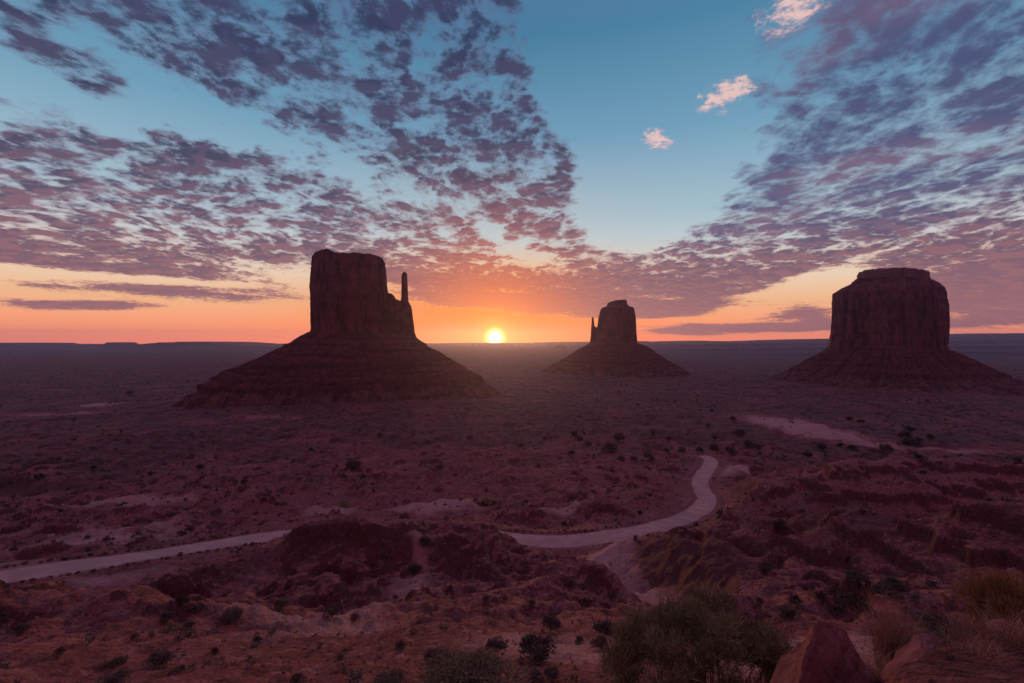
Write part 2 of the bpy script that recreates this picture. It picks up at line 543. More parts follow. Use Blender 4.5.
# ---------------------------------------------------------------- materials
def material(name, build):
    m = bpy.data.materials.new(name)
    m.use_nodes = True
    N = Nodes(m.node_tree)
    b = N.new('ShaderNodeBsdfPrincipled')
    b.inputs['Roughness'].default_value = .9
    b.inputs['Specular IOR Level'].default_value = .15
    o = N.new('ShaderNodeOutputMaterial')
    N.put(o.inputs[0], b.outputs[0])
    build(N, b)
    return m


def bump(N, b, h, strength=.5, dist=1.0):
    n = N.new('ShaderNodeBump')
    n.inputs['Strength'].default_value = strength
    n.inputs['Distance'].default_value = dist
    N.put(n.inputs['Height'], h)
    N.put(b.inputs['Normal'], n.outputs[0])


def attr(N, name):
    return N.new('ShaderNodeAttribute', attribute_name=name).outputs['Fac']


def pos(N):
    return N.new('ShaderNodeNewGeometry').outputs['Position']


def mat_ground(N, b):
    P = pos(N)
    big = N.noise(P, .012, 6, .62)
    mid = N.noise(P, .07, 8, .68)
    fine = N.noise(P, .8, 7, .70)
    grit = N.noise(P, 5.0, 5, .75)
    red = N.mix(N.step(mid, .36, .64), (.165, .046, .050, 1), (.345, .113, .109, 1))
    red = N.mix(N.m('MULTIPLY', N.step(big, .44, .62), .7), red, (.265, .094, .092, 1))
    red = N.mix(N.m('MULTIPLY', N.step(fine, .51, .62), .80), red, (.09, .027, .030, 1))
    red = N.mix(N.m('MULTIPLY', N.step(fine, .47, .37), .70), red, (.44, .195, .182, 1))
    sand = N.mix(fine, (.36, .175, .16, 1), (.62, .36, .325, 1))
    # pale wash soil, dark rubble with painted shade, and plain
    s = N.m('ADD', attr(N, 'sand'), N.m('MULTIPLY', N.m('SUBTRACT', N.m('ADD', N.m('MULTIPLY', mid, .6), N.m('MULTIPLY', fine, .4)), .5), 1.7))
    c = N.mix(N.m('MULTIPLY', N.step(s, .22, .85), .92), red, sand)
    scree_shade = N.mix(N.step(fine, .38, .62), (.050, .016, .019, 1), (.145, .046, .048, 1))
    k = N.m('ADD', attr(N, 'scree_shade'), N.m('MULTIPLY', N.m('SUBTRACT', N.m('ADD', N.m('MULTIPLY', mid, .55), N.m('MULTIPLY', fine, .45)), .5), 1.6))
    c = N.mix(N.m('MULTIPLY', N.step(k, .25, .72), .85), c, scree_shade)
    # sparse ground cover greys the soil of the plain
    v = N.m('ADD', attr(N, 'cover'), N.m('MULTIPLY', N.m('SUBTRACT', N.noise(P, .018, 8, .70), .5), 2.3))
    veg = N.mix(N.step(N.noise(P, .09, 6, .75), .40, .60), (.045, .023, .024, 1), (.175, .082, .080, 1))
    c = N.mix(N.m('MULTIPLY', N.step(v, .30, .80), .85), c, veg)
    speck = N.step(N.noise(P, .33, 4, .75), .56, .66)
    c = N.mix(N.m('MULTIPLY', N.m('MULTIPLY', speck, N.m('ADD', attr(N, 'cover'), .15)), .8), c, (.035, .027, .025, 1))
    c = N.mix(1.0, c, N.mix(N.step(grit, .30, .70), (.45, .45, .45, 1), (1.5, 1.5, 1.5, 1)), 'MULTIPLY')
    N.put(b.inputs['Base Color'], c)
    hb = N.m('ADD', N.m('MULTIPLY', fine, 1.0), N.m('ADD', N.m('MULTIPLY', grit, .16), N.m('MULTIPLY', mid, 1.6)))
    bump(N, b, hb, 1.0, 1.0)


def mat_road(N, b):
    P = pos(N)
    c = N.mix(N.step(N.noise(P, .12, 5, .6), .3, .7), (.40, .225, .195, 1), (.53, .32, .28, 1))
    c = N.mix(N.m('MULTIPLY', N.step(N.m('ADD', attr(N, 'edge'), N.m('MULTIPLY', N.m('SUBTRACT', N.noise(P, .5, 5, .7), .5), 1.1)), .66, .98), .85), c, (.26, .105, .098, 1))
    tr = N.m('MULTIPLY', N.step(N.m('ABSOLUTE', N.m('SUBTRACT', N.m('ABSOLUTE', N.m('SUBTRACT', attr(N, 'edge'), .36)), .16)), .09, .02), .35)
    c = N.mix(N.m('MULTIPLY', tr, .6), c, (.24, .135, .135, 1))
    c = N.mix(N.m('MULTIPLY', N.step(N.noise(P, .45, 7, .7), .48, .66), .4), c, (.30, .17, .165, 1))
    N.put(b.inputs['Base Color'], c)
    bump(N, b, N.noise(P, 1.5, 5, .6), .4, .3)


def mat_cliff(N, b):
    P = pos(N)
    beds = N.noise(N.vm('MULTIPLY', P, (.006, .006, .09)), 1.0, 5, .6)
    wq = N.new('ShaderNodeTexNoise'); N.put(wq.inputs['Vector'], P); wq.inputs['Scale'].default_value = .018
    Pw = N.vm('ADD', P, N.vm('SCALE', N.vm('SUBTRACT', wq.outputs['Color'], (.5, .5, .5)), scale=42.0))
    stain = N.noise(N.vm('MULTIPLY', Pw, (.085, .085, .009)), 1.0, 8, .72)
    blot = N.noise(P, .05, 7, .7)
    c = N.mix(N.step(beds, .30, .70), (.20, .058, .064, 1), (.27, .086, .088, 1))
    c = N.mix(N.m('MULTIPLY', N.step(stain, .47, .62), .85), c, (.070, .021, .028, 1))
    c = N.mix(N.m('MULTIPLY', N.step(stain, .44, .34), .55), c, (.30, .115, .110, 1))
    c = N.mix(N.m('MULTIPLY', N.step(blot, .50, .64), .6), c, (.10, .032, .038, 1))
    N.put(b.inputs['Base Color'], c)
    h = N.m('ADD', N.m('MULTIPLY', stain, 9.0), N.m('ADD', N.m('MULTIPLY', beds, 1.5), N.m('MULTIPLY', N.noise(P, .25, 6, .7), 3.0)))
    bump(N, b, h, 1.0, 1.0)


def mat_talus(N, b):
    P = pos(N)
    sx = N.new('ShaderNodeSeparateXYZ'); N.put(sx.inputs[0], P)
    beds = N.noise(N.vm('MULTIPLY', P, (.005, .005, .13)), 1.0, 5, .65)
    rub = N.noise(P, .10, 8, .75)
    c = N.mix(N.step(rub, .38, .62), (.125, .034, .042, 1), (.220, .070, .076, 1))
    c = N.mix(N.m('MULTIPLY', N.step(beds, .50, .60), .60), c, (.066, .020, .027, 1))
    c = N.mix(N.m('MULTIPLY', N.step(N.noise(P, .3, 5, .75), .52, .64), .70), c, (.045, .030, .028, 1))
    low = N.m('MULTIPLY', N.step(N.m('ADD', sx.outputs[2], N.m('MULTIPLY', N.m('SUBTRACT', N.noise(P, .02, 5, .65), .5), 50)), 50, 24), .95)
    flat = N.mix(N.step(N.noise(P, .05, 6, .7), .40, .62), (.10, .046, .049, 1), (.25, .108, .108, 1))
    c = N.mix(low, c, flat)
    N.put(b.inputs['Base Color'], c)
    bump(N, b, N.m('ADD', N.m('MULTIPLY', rub, 8.0), N.m('MULTIPLY', beds, 4.0)), 1.0, 1.0)


def mat_far(c0, c1):
    def f(N, b):
        P = pos(N)
        n = N.noise(N.vm('MULTIPLY', P, (.003, .003, .12)), 1.0, 5, .6)
        N.put(b.inputs['Base Color'], N.mix(n, c0, c1))
    return f


M_GROUND = material('red_desert_soil', mat_ground)
M_ROAD = material('graded_dirt', mat_road)
M_CLIFF = material('red_sandstone', mat_cliff)
M_CAP = material('pale_cap_rock', mat_far((.145, .058, .056, 1), (.245, .118, .104, 1)))
M_TALUS = material('shale_slope', mat_talus)
M_FAR = material('far_plateau_rock', mat_far((.085, .060, .066, 1), (.15, .100, .105, 1)))


# ---------------------------------------------------------------- mesh helpers
def mesh_np(name, V, Fc, mats, attrs=None, smooth=True):
    me = bpy.data.meshes.new(name)
    V = np.asarray(V, np.float32); Fc = np.asarray(Fc, np.int32)
    n = Fc.shape[1]
    me.vertices.add(len(V)); me.vertices.foreach_set('co', V.ravel())
    me.loops.add(Fc.size); me.loops.foreach_set('vertex_index', Fc.ravel())
    me.polygons.add(len(Fc))
    me.polygons.foreach_set('loop_start', np.arange(0, Fc.size, n, dtype=np.int32))
    me.polygons.foreach_set('loop_total', np.full(len(Fc), n, np.int32))
    me.polygons.foreach_set('use_smooth', np.full(len(Fc), smooth))
    for k, v in (attrs or {}).items():
        a = me.attributes.new(k, 'FLOAT', 'POINT')
        a.data.foreach_set('value', np.asarray(v, np.float32).ravel())
    me.update()
    me.validate()
    for m in (mats if isinstance(mats, (list, tuple)) else [mats]):
        me.materials.append(m)
    return me


def link(name, me, parent=None, loc=None):
    o = bpy.data.objects.new(name, me)
    COL.objects.link(o)
    if loc is not None:
        o.location = loc
    if parent is not None:
        o.parent = parent
    return o


def tag(o, label=None, cat=None, group=None, kind=None):
    if label: o['label'] = label
    if cat: o['category'] = cat
    if group: o['group'] = group
    if kind: o['kind'] = kind
    return o


def empty(name, loc):
    o = bpy.data.objects.new(name, None)
    COL.objects.link(o)
    o.location = loc
    o.empty_display_size = .5
    return o


def grid_faces(nr, nc, wrap=False):
    i = np.arange(nr - 1)[:, None]; j = np.arange(nc if wrap else nc - 1)[None, :]
    a = i * nc + j; b = i * nc + (j + 1) % nc
    return np.stack([a, b, b + nc, a + nc], -1).reshape(-1, 4)


# ---------------------------------------------------------------- ground sheet
def blot(x, y, px, py, d, rx, ry, rot=0):
    """Soft patch round a spot of the land, radii in metres."""
    cx = at(px, d)
    c, s = math.cos(R(rot)), math.sin(R(rot))
    u = ((x - cx) * c + (y - d) * s) / rx; v = (-(x - cx) * s + (y - d) * c) / ry
    return np.clip(1.25 - np.hypot(u, v), 0, 1)


def line_patch(x, y, pts, half, soft=1.0):
    P = [(at(px, d), d, w) for px, d, w in pts]
    dist, _, w = seg_field(x, y, P)
    return np.clip(1.15 - dist / np.maximum(w * half, .1), 0, 1)


def build_ground():
    u = np.linspace(-1.5, 1.5, 1300)
    e = np.geomspace(.004, 5.0, 46)
    u = np.concatenate([(-1.5 - e)[::-1], u, 1.5 + e])
    ys = [-5.0, -3.5, -2, -1, -.4, 0, .4, .8, 1.1, 1.4, 1.6, 1.8, 2.0]
    y = 2.0
    while y < 12300:
        k = .0125 if y < 60 else .0052 if y < 620 else .008 if y < 2600 else .03
        y *= 1 + k
        ys.append(y)
    ys = np.array(ys)
    X = u[None, :] * (ys[:, None] + 6.0)
    X = np.clip(X, -16500, 16500)
    Y = np.broadcast_to(ys[:, None], X.shape)
    H = ground(X, Y)
    d = np.hypot(X, Y)
    rd, _ = road_fields(X, Y)
    sand = np.zeros(X.shape)
    patches = [(60, 0, 196, 62, 26, 40), (120, 0, 232, 40, 20, 30), (20, 0, 150, 26, 13, 30), (90, 0, 150, 30, 10, 35), (430, 0, 272, 46, 16, 0),
               (640, 0, 222, 26, 14, 0), (565, 0, 262, 22, 10, 10), (725, 0, 405, 16, 26, -30), (330, 0, 268, 26, 12, 0),
               (535, 0, 30, 8.5, 9, 0), (870, 0, 24, 11, 6, 0), (780, 0, 26, 6, 5, 0), (330, 0, 46, 13, 5, 0), (230, 0, 62, 12, 5, 20), (120, 0, 300, 60, 16, 10)]
    for px, _, dd, rx, ry, rot in patches:
        sand = np.maximum(sand, blot(X, Y, px, 0, dd, rx, ry, rot) * (.85 if dd < 70 else .78))
    # the wash that comes down from the road to the right, and paths over the mound
    sand = np.maximum(sand, line_patch(X, Y, [(600, 200, 1.5), (610, 170, 1.3), (640, 140, 1), (675, 110, .8), (705, 84, .6), (720, 60, .5)], 13) * .68)
    sand = np.maximum(sand, line_patch(X, Y, [(420, 118, 1), (400, 80, 1.2), (360, 60, 1), (330, 47, 1.1), (290, 36, 1)], 7) * .62)
    sand = np.maximum(sand, line_patch(X, Y, [(728, 425, .8), (745, 400, 1), (775, 360, .7), (800, 340, .4)], 7) * .9)
    # pale dune patch before the right-hand butte, and more far streaks
    dune = np.maximum.reduce([blot(X, Y, 786, 0, 700, 56, 110, 0) * 1.15, blot(X, Y, 822, 0, 615, 54, 80, 0) * 1.15, blot(X, Y, 870, 0, 535, 56, 42, -15) * .7, blot(X, Y, 960, 0, 505, 70, 20, 0) * .6,
                              blot(X, Y, 102, 0, 940, 52, 55, 10) * .8, blot(X, Y, 60, 0, 800, 120, 30, 0) * .55, blot(X, Y, 270, 0, 720, 80, 30, 0) * .45])
    sand = np.maximum(sand, dune)
    sand = sand * (1 - .55 * np.exp(-((rd - ROAD_HALF - 3) / 4.5) ** 2))
    sand = sand + .20 * sstep(d, 6, 20) * (1 - sstep(d, 160, 500)) * (fbm(X / 30, Y / 30, 4, seed=101) * 1.8 + .05)
    # dark rubble where it is steep
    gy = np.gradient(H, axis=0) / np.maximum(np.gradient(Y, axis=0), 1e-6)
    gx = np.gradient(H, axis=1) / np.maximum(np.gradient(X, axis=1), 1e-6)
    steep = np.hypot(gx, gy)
    scree_shade = sstep(steep, .42, .95) * sstep(d, 20, 50) * .8
    scree_shade = scree_shade + .30 * fbm(X / 70, Y / 70, 4, seed=111) * sstep(d, 40, 90)
    scree_shade = np.maximum(scree_shade, line_patch(X, Y, [(110, 78, 1), (180, 92, 1.2), (245, 104, 1.1), (330, 114, .8), (420, 118, .7), (520, 112, .8)], 15) * .5)  # shade of the mound's left flank painted in as darker soil
    scree_shade = np.maximum(scree_shade, line_patch(X, Y, [(655, 160, 1), (700, 132, 1), (745, 104, .8)], 16) * .8)
    scree_shade = np.maximum(scree_shade, line_patch(X, Y, [(-200, 330, 1), (0, 322, 1), (90, 330, .7)], 26) * .8)
    scree_shade = np.maximum(scree_shade, blot(X, Y, 900, 0, 190, 120, 80, 0) * .6)
    scree_shade = np.maximum(scree_shade, .62 * sstep(X, 2.2, 3.2) * (1 - sstep(d, 8, 11)))
    scree_shade = scree_shade * (1 - .8 * sstep(sand, .35, .7))
    cover = sstep(d, 240, 700) * .60 + .12 + .30 * fbm(X / 160, Y / 100, 4, seed=121) * sstep(d, 150, 400)
    cover = cover - sand * .9
    cover = np.where(rd < 14, np.minimum(cover, .05), cover)
    me = mesh_np('ground', np.stack([X, Y, H], -1).reshape(-1, 3), grid_faces(*X.shape), M_GROUND, {'sand': sand, 'scree_shade': np.clip(scree_shade, 0, 1), 'cover': np.clip(cover, 0, 1)})
    return tag(link('ground', me), kind='structure')


build_ground()


def build_road():
    c = ROAD
    t = np.gradient(c[:, :2], axis=0)
    t /= np.linalg.norm(t, axis=1)[:, None]
    nrm = np.stack([-t[:, 1], t[:, 0]], 1)
    k = np.linspace(-1, 1, 15)
    n = np.arange(len(c))[:, None]
    wv = ROAD_HALF * (1 + .10 * perlin(n / 9.0, k[None, :] * 0 + np.sign(k)[None, :] * 3.0, 7) + .03 * perlin(n / 2.3, k[None, :] * 0 + np.sign(k)[None, :] * 5.0, 8))
    X = c[:, 0:1] + nrm[:, 0:1] * k * wv
    Y = c[:, 1:2] + nrm[:, 1:2] * k * wv
    Z = c[:, 2:3] + .14 - .22 * k[None, :] ** 2 * np.ones_like(n) + .04 * fbm(X / 3, Y / 3, 3, seed=55)
    Z[:, 0] -= .5; Z[:, -1] -= .5
    me = mesh_np('road', np.stack([X, Y, Z], -1).reshape(-1, 3), grid_faces(*X.shape), M_ROAD, {'edge': np.broadcast_to(np.abs(k), X.shape)})
    return tag(link('road', me), kind='structure')


build_road()
#==== LAND END


# ---------------------------------------------------------------- buttes
class Frame3:
    """A spot of the plain with axes across and along the line of sight."""

    def __init__(self, px, d):
        self.x = at(px, d); self.y = d
        a = math.atan2(self.x, d)
        self.lx, self.ly = math.cos(a), -math.sin(a)
        self.dx, self.dy = math.sin(a), math.cos(a)

    def across(self, px):
        U = (px - 512) / F
        return (U * self.y - self.x) / (self.lx - U * self.ly)

    def z(self, px, py):
        d = self.y + self.across(px) * self.ly
        return ZC - (py - HY) / F * d

    def world(self, s, t):
        return self.x + s * self.lx + t * self.dx, self.y + s * self.ly + t * self.dy


def column_mesh(fr, rows, top, deep, seed, nt=360, nz=110, n_exp=3.0, flute=.15, shift=0.0):
    """Rock column from its outline: rows (photo row, left, right) from the base up, top (column, row) line."""
    rows = sorted(rows, key=lambda r: -r[0])
    zs = np.array([fr.z((r[1] + r[2]) / 2, r[0]) for r in rows])
    sl = np.array([fr.across(r[1]) for r in rows]); sr = np.array([fr.across(r[2]) for r in rows])
    ts = np.array([fr.across(p[0]) for p in top]); tz = np.array([fr.z(*p) for p in top])
    zn = np.linspace(zs[0], max(tz.max(), zs[-1]) + 4, nz)
    L = np.interp(zn, zs, sl); Rr = np.interp(zn, zs, sr)
    th = np.linspace(0, 2 * np.pi, nt, endpoint=False)
    c, s_ = np.cos(th), np.sin(th)
    ex = np.sign(c) * np.abs(c) ** (2 / n_exp); ey = np.sign(s_) * np.abs(s_) ** (2 / n_exp)
    a0 = (sr[0] - sl[0]) / 2
    V = []
    arc = th[None, :] * a0
    Z = np.broadcast_to(zn[:, None], (nz, nt))
    wq = .55 * fbm(ex[None, :] * a0 / 60 + Z * .004, ey[None, :] * a0 / 60 + seed, 3, seed=seed + 30)
    k1 = fbm(ex[None, :] * a0 / 30 + wq + seed + Z * .0022, ey[None, :] * a0 / 30 + wq + Z * .0030, 5, .62, seed=seed, ridged=True)
    k2 = fbm(ex[None, :] * a0 / 8.5 + Z * .006, ey[None, :] * a0 / 8.5 + seed, 4, .6, seed=seed + 9)
    k3 = fbm(Z / 17 + 3 * ex[None, :], Z * 0 + seed + 2 * ey[None, :], 4, .6, seed=seed + 5)
    k4 = fbm(Z / 50 + ex[None, :] * a0 / 34, ey[None, :] * a0 / 30 + seed, 4, .6, seed=seed + 15)
    m = 1 - flute * (.82 - 1.6 * np.clip(k1, -.2, .52)) + .024 * k2 + .008 * k3 + .034 * k4
    half = ((Rr - L) / 2)[:, None]; mid = ((Rr + L) / 2)[:, None]
    S = mid + half * ex[None, :] * m
    T = (half / a0 * .55 + .45) * deep * ey[None, :] * m + shift
    lim = np.interp(S, ts, tz) + 3.4 * fbm(S / 13, T / 13, 5, .65, seed=seed + 3)
    ZZ = np.minimum(Z, lim)
    X, Y = fr.world(S, T)
    V = [np.stack([X, Y, ZZ], -1).reshape(-1, 3)]
    nr = nz
    # lid
    for q in np.linspace(.96, .03, 26):
        s1 = mid[-1] + (S[-1] - mid[-1]) * q; t1 = shift + (T[-1] - shift) * q
        z1 = np.minimum(zn[-1], np.interp(s1, ts, tz) + 3.4 * fbm(s1 / 13, t1 / 13, 5, .65, seed=seed + 3)) + 2.0 * (1 - q) ** .5
        X, Y = fr.world(s1, t1)
        V.append(np.stack([X, Y, z1], -1)); nr += 1
    return np.concatenate(V), grid_faces(nr, nt, wrap=True)[:, ::1]


def slope_mesh(fr, left, right, k, seed, ledges, foot, nt=720, nr=170):
    """The skirt of shale under a butte: left and right profiles (column, row) from the cliff foot outwards."""
    def prof(p):
        s = np.array([abs(fr.across(q[0])) for q in p]); z = np.array([fr.z(*q) for q in p])
        u = np.linspace(0, 1, len(p)); v = np.linspace(0, 1, nr)
        return np.interp(v, u, s), np.interp(v, u, z)
    sL, zL = prof(left); sR, zR = prof(right)
    th = np.linspace(0, 2 * np.pi, nt, endpoint=False)
    w = ((1 + np.cos(th)) / 2)[None, :]
    r = sL[:, None] * (1 - w) + sR[:, None] * w
    z = zL[:, None] * (1 - w) + zR[:, None] * w
    v = np.linspace(0, 1, nr)[:, None]
    a0, deep = abs(fr.across(foot[1]) - fr.across(foot[0])) / 2, foot[2]
    a = th[None, :]
    g1 = fbm(np.cos(a) * 9 + v * .6 + seed, np.sin(a) * 9 + v * .5, 5, .55, seed=seed, ridged=True)
    g2 = fbm(np.cos(a) * 30 + v * 2.2, np.sin(a) * 30 + v * 2.0 + seed, 4, .6, seed=seed + 4)
    grow = 1 + (.10 * (g1 - .3) + .07 * g2) * sstep(v, .05, .4)
    rt = np.where(r < a0, deep * r / a0, deep + (r - a0) * k)
    S = r * grow * np.cos(a); T = rt * grow * np.sin(a)
    X, Y = fr.world(S, T)
    z = z + 4.0 * fbm(X / 34, Y / 34, 6, .62, seed=seed + 8) * sstep(v, 0.02, .25)
    # low cliffs of the harder beds
    for zc, hh in ledges:
        zc2 = zc + 3 * fbm(X / 120, Y / 120, 3, seed=seed + 12)
        f = .45 + .75 * sstep(fbm(X / 70, Y / 70, 3, seed=seed + 2), -.3, .3)
        z = z + hh * f * (1 - sstep(v, .72, .86)) * (sstep(z, zc2 - 2.0, zc2 + 2.0) - sstep(z, zc2 - 2 * hh, zc2 + 1.8 * hh))
    V = np.stack([X, Y, z], -1).reshape(-1, 3)
    Fc = grid_faces(nr, nt, wrap=True)
    return V, Fc


def butte(name, px, d, label, parts, skirt):
    fr = Frame3(px, d)
    root = tag(empty(name, (fr.x, fr.y, 0)), label, 'butte', 'sandstone buttes on the valley floor')
    off = np.array([fr.x, fr.y, 0])
    for pn, args in parts:
        V, Fc = column_mesh(fr, **args)
        link(pn, mesh_np(pn, V - off, Fc, M_CAP if pn == 'cap_rock' else M_CLIFF), root)
    V, Fc = slope_mesh(fr, **skirt)
    link('talus_slope', mesh_np('talus_slope', V - off, Fc, M_TALUS), root)
    return root


butte('butte', 352, 1000, 'tall sandstone butte with a slim thumb spire at its right, left of the sun', [
    ('cliff_tower', dict(rows=[(352, 308, 391), (335, 310.5, 390), (329.6, 311.8, 388.5), (300, 310.6, 388), (288, 310, 387), (268, 312, 385), (256, 313.3, 384)],
                         top=[(306, 259), (313.3, 258.4), (315, 256.6), (318, 256.2), (323, 254.2), (328, 254.0), (333, 256.6), (338, 258.4), (347, 257.6), (362, 258.4), (372, 259.2), (381, 261.2), (383.6, 264.5), (388, 268), (394, 270)],
                         deep=70, seed=3, n_exp=3.2)),
    ('cliff_shoulder', dict(rows=[(356, 372, 420), (338, 374, 416.5), (332, 374, 414.4), (320, 374, 413), (307, 374, 411.2), (296, 374, 409)],
                            top=[(370, 293), (387, 294.5), (391, 295.5), (393.2, 297.5), (394.4, 300), (397, 301.6), (402, 302), (408, 303.5), (412, 308), (415, 316)], deep=38, seed=12, n_exp=2.6, nt=220, nz=70)),
    ('thumb_spire', dict(rows=[(316, 399.5, 411.5), (304, 400.6, 409.0), (296, 401.2, 408.2), (284, 401.4, 407.7), (274, 401.6, 407.2), (271, 402.6, 406.6)],
                         top=[(399, 275), (401.8, 274.5), (403, 273), (405, 272.4), (407, 274), (410, 275)], deep=9, seed=22, n_exp=2.4, nt=120, nz=70, flute=.09)),
], dict(left=[(330, 327), (308, 332), (299, 337), (290, 344), (268, 355.5), (238.6, 368.5), (224, 375.5), (221, 379.5), (212, 384), (206, 389), (199, 394), (192, 399), (186, 406)],
        right=[(370, 327), (416, 337.3), (423, 343), (430.5, 348.7), (443.7, 357.5), (461, 368), (472, 375), (475, 379), (482, 383.5), (488, 388), (495, 393), (501, 398), (508, 406)],
        k=.50, seed=41, foot=(311, 416, 70), ledges=[(122, 5), (98, 4), (70, 5), (40, 11), (20, 4), (10, 3)]))

butte('butte', 614, 1740, 'small far sandstone butte with a needle at its left edge, right of the sun', [
    ('cliff_tower', dict(rows=[(352, 592, 643), (342.5, 595, 637.4), (330, 597.2, 636.4), (317, 598.6, 635.7), (308, 601, 634), (306, 606.8, 628.4), (300, 607.6, 626.6)],
                         top=[(590, 316), (598.5, 315), (599.5, 312.5), (601.6, 308.8), (606.6, 307.2), (607.6, 303.6), (612, 302.4), (616, 301.4), (626.2, 300.4), (628, 306.2), (633.9, 308.2), (636, 317), (642, 320)],
                         deep=66, seed=53, n_exp=2.8)),
    ('needle_spire', dict(rows=[(352, 588, 604), (342.5, 590, 602), (334, 590.8, 600), (327.5, 591.2, 598.5), (325, 591.4, 594.6), (317.5, 591.8, 593.7), (316.8, 592, 593.5)],
                          top=[(588, 318), (591.6, 317.8), (592.6, 317.2), (593.7, 318), (594.4, 326.2), (596.2, 327.4), (604, 327)], deep=16, seed=64, n_exp=2.4, nt=140, nz=80, flute=.06)),
], dict(left=[(605, 340), (590, 343.2), (578.6, 350.3), (567.5, 358), (556, 364.5), (548, 370), (540, 376)],
        right=[(620, 340), (637.2, 342.8), (645, 346.6), (663, 359), (675, 365.5), (683, 371), (690, 377)], k=.6, seed=71, foot=(590, 637, 66), ledges=[(92, 5), (55, 6), (28, 5)]))

butte('butte', 889, 1350, 'broad flat-topped sandstone butte with a stepped cap, at the right of the valley', [
    ('cliff_tower', dict(rows=[(362, 825, 954), (347.6, 829.5, 947.4), (344.3, 830.6, 947.2), (332, 831.6, 948.6), (318.4, 832.9, 948.4), (307.4, 832.9, 947.8), (292.4, 833, 945.8), (287, 842, 940), (283, 851, 935)],
                         top=[(826, 294), (832.9, 293.4), (838.2, 293), (839, 291.8), (846.5, 288.2), (853, 284.6), (857, 282.2), (870, 281.6), (915, 281.4), (930, 282.2), (938, 285.4), (942, 288), (945.8, 292.6), (952, 300)],
                         deep=150, seed=83, n_exp=2.7, flute=.10, nt=520)),
    ('cap_rock', dict(rows=[(284, 855, 932), (280, 857.2, 929.8), (276, 857.2, 929.6), (273.4, 857.6, 929), (271, 859, 927)],
                      top=[(854, 274.6), (858, 274.0), (866, 272.8), (881, 272.2), (901, 271.4), (919, 272.4), (928, 273.4), (932, 274)], deep=100, seed=95, nz=36, n_exp=2.6, flute=.09)),
], dict(left=[(850, 341), (830, 345), (824, 352), (804, 363.5), (779.5, 375.6), (762, 380.5), (735, 386), (690, 394)],
        right=[(930, 341), (947, 348.4), (957, 353), (982, 366), (1003.8, 376), (1024, 382), (1052, 388), (1100, 395)], k=.55, seed=103, foot=(830, 947, 150), ledges=[(112, 5), (90, 5), (40, 10), (16, 4)]))


# ---------------------------------------------------------------- far plateaus and mesas
def mesa_mesh(pts, d, deep, seed, rough=.03, cliff=.45):
    """Tableland from its skyline (column, row) at a distance: front scarp, flat top, back."""
    p = np.array(pts, float)
    px = np.linspace(p[0, 0], p[-1, 0], max(60, int((p[-1, 0] - p[0, 0]) * 3)))
    x = (px - 512) / F * d
    zt = ZC - (np.interp(px, p[:, 0], p[:, 1]) - HY) / F * d
    zt = np.maximum(zt, -3) + (zt > 8) * fbm(x / (d * .012), x * 0, 4, .6, seed=seed) * d / F * .5
    out = deep * (.5 + .5 * fbm(x / (deep * .9), x * 0 + 7, 4, .6, seed=seed + 1))
    prof = [(-1.6, 0), (-1.0, .16), (-.55, 1 - cliff), (-.48, .97), (0, 1.0), (1.0, .98), (1.6, 0)]
    rows = []
    for t, f in prof:
        y = d + t * deep - out * (1.0 if t < -.4 else 0.0)
        rows.append(np.stack([x, y, zt * f - (6 if f == 0 else 0)], -1))
    V = np.stack(rows, 0)
    return V.reshape(-1, 3), grid_faces(len(prof), len(x))


def land(name, pts, d, deep, seed, label=None, cat=None, group=None):
    V, Fc = mesa_mesh(pts, d, deep, seed)
    c = np.array([V[:, 0].mean(), d, 0])
    o = link(name, mesh_np(name, V - c, Fc, M_FAR, smooth=False), loc=c)
    return tag(o, label, cat, group, None if label else 'structure')


land('hills', [(-260, 341), (-60, 342.4), (60, 344), (150, 344.2), (300, 343.6), (440, 343.2), (470, 342.6), (520, 342.8), (560, 341.8), (600, 341.5), (640, 341)], 11300, 700, 7)
land('hills', [(630, 344), (650, 341.6), (690, 340.6), (730, 341.4), (780, 339.6), (830, 338.6), (940, 336.4), (960, 333.6), (1040, 333.2), (1150, 334), (1250, 333)], 11500, 700, 17)
land('hills', [(560, 345.5), (600, 345), (655, 343.6), (720, 343.2), (780, 342.6), (860, 342), (960, 339.5), (1024, 339), (1200, 338.6), (1400, 338)], 8600, 800, 27)
land('hills', [(640, 357.5), (680, 354.6), (740, 353.2), (800, 352.4), (870, 353.4), (930, 350.6), (980, 351.4), (1040, 350.2), (1160, 351)], 4300, 420, 67)
land('hills', [(560, 352.4), (620, 350.6), (690, 348.6), (770, 347.6), (850, 346.8), (950, 345.2), (1024, 344.6), (1180, 345)], 6200, 520, 77)
land('hills', [(-120, 352.2), (-20, 350.6), (70, 351.2), (150, 352), (230, 351.2), (330, 352.4)], 5600, 500, 87)
land('distant_mesa', [(162, 351.5), (172, 345.6), (180, 343.4), (192, 342.2), (215, 341.6), (236, 342.2), (252, 343.4), (275, 345.6), (296, 346.2), (310, 350)], 8600, 800, 37,
     'long low mesa on the horizon left of the tall butte with the spire', 'mesa')
land('distant_mesa', [(112, 348.5), (116, 343.4), (118, 342.2), (125, 342.2), (127, 343.8), (133, 348.5)], 9000, 260, 47, 'tiny flat knob of a mesa standing alone on the left horizon', 'mesa')
land('distant_mesa', [(-60, 347), (-30, 344.2), (0, 343.4), (20, 342.6), (42, 342.8), (47, 345), (58, 348)], 9400, 700, 57, 'low flat mesa on the horizon at the far left edge', 'mesa')

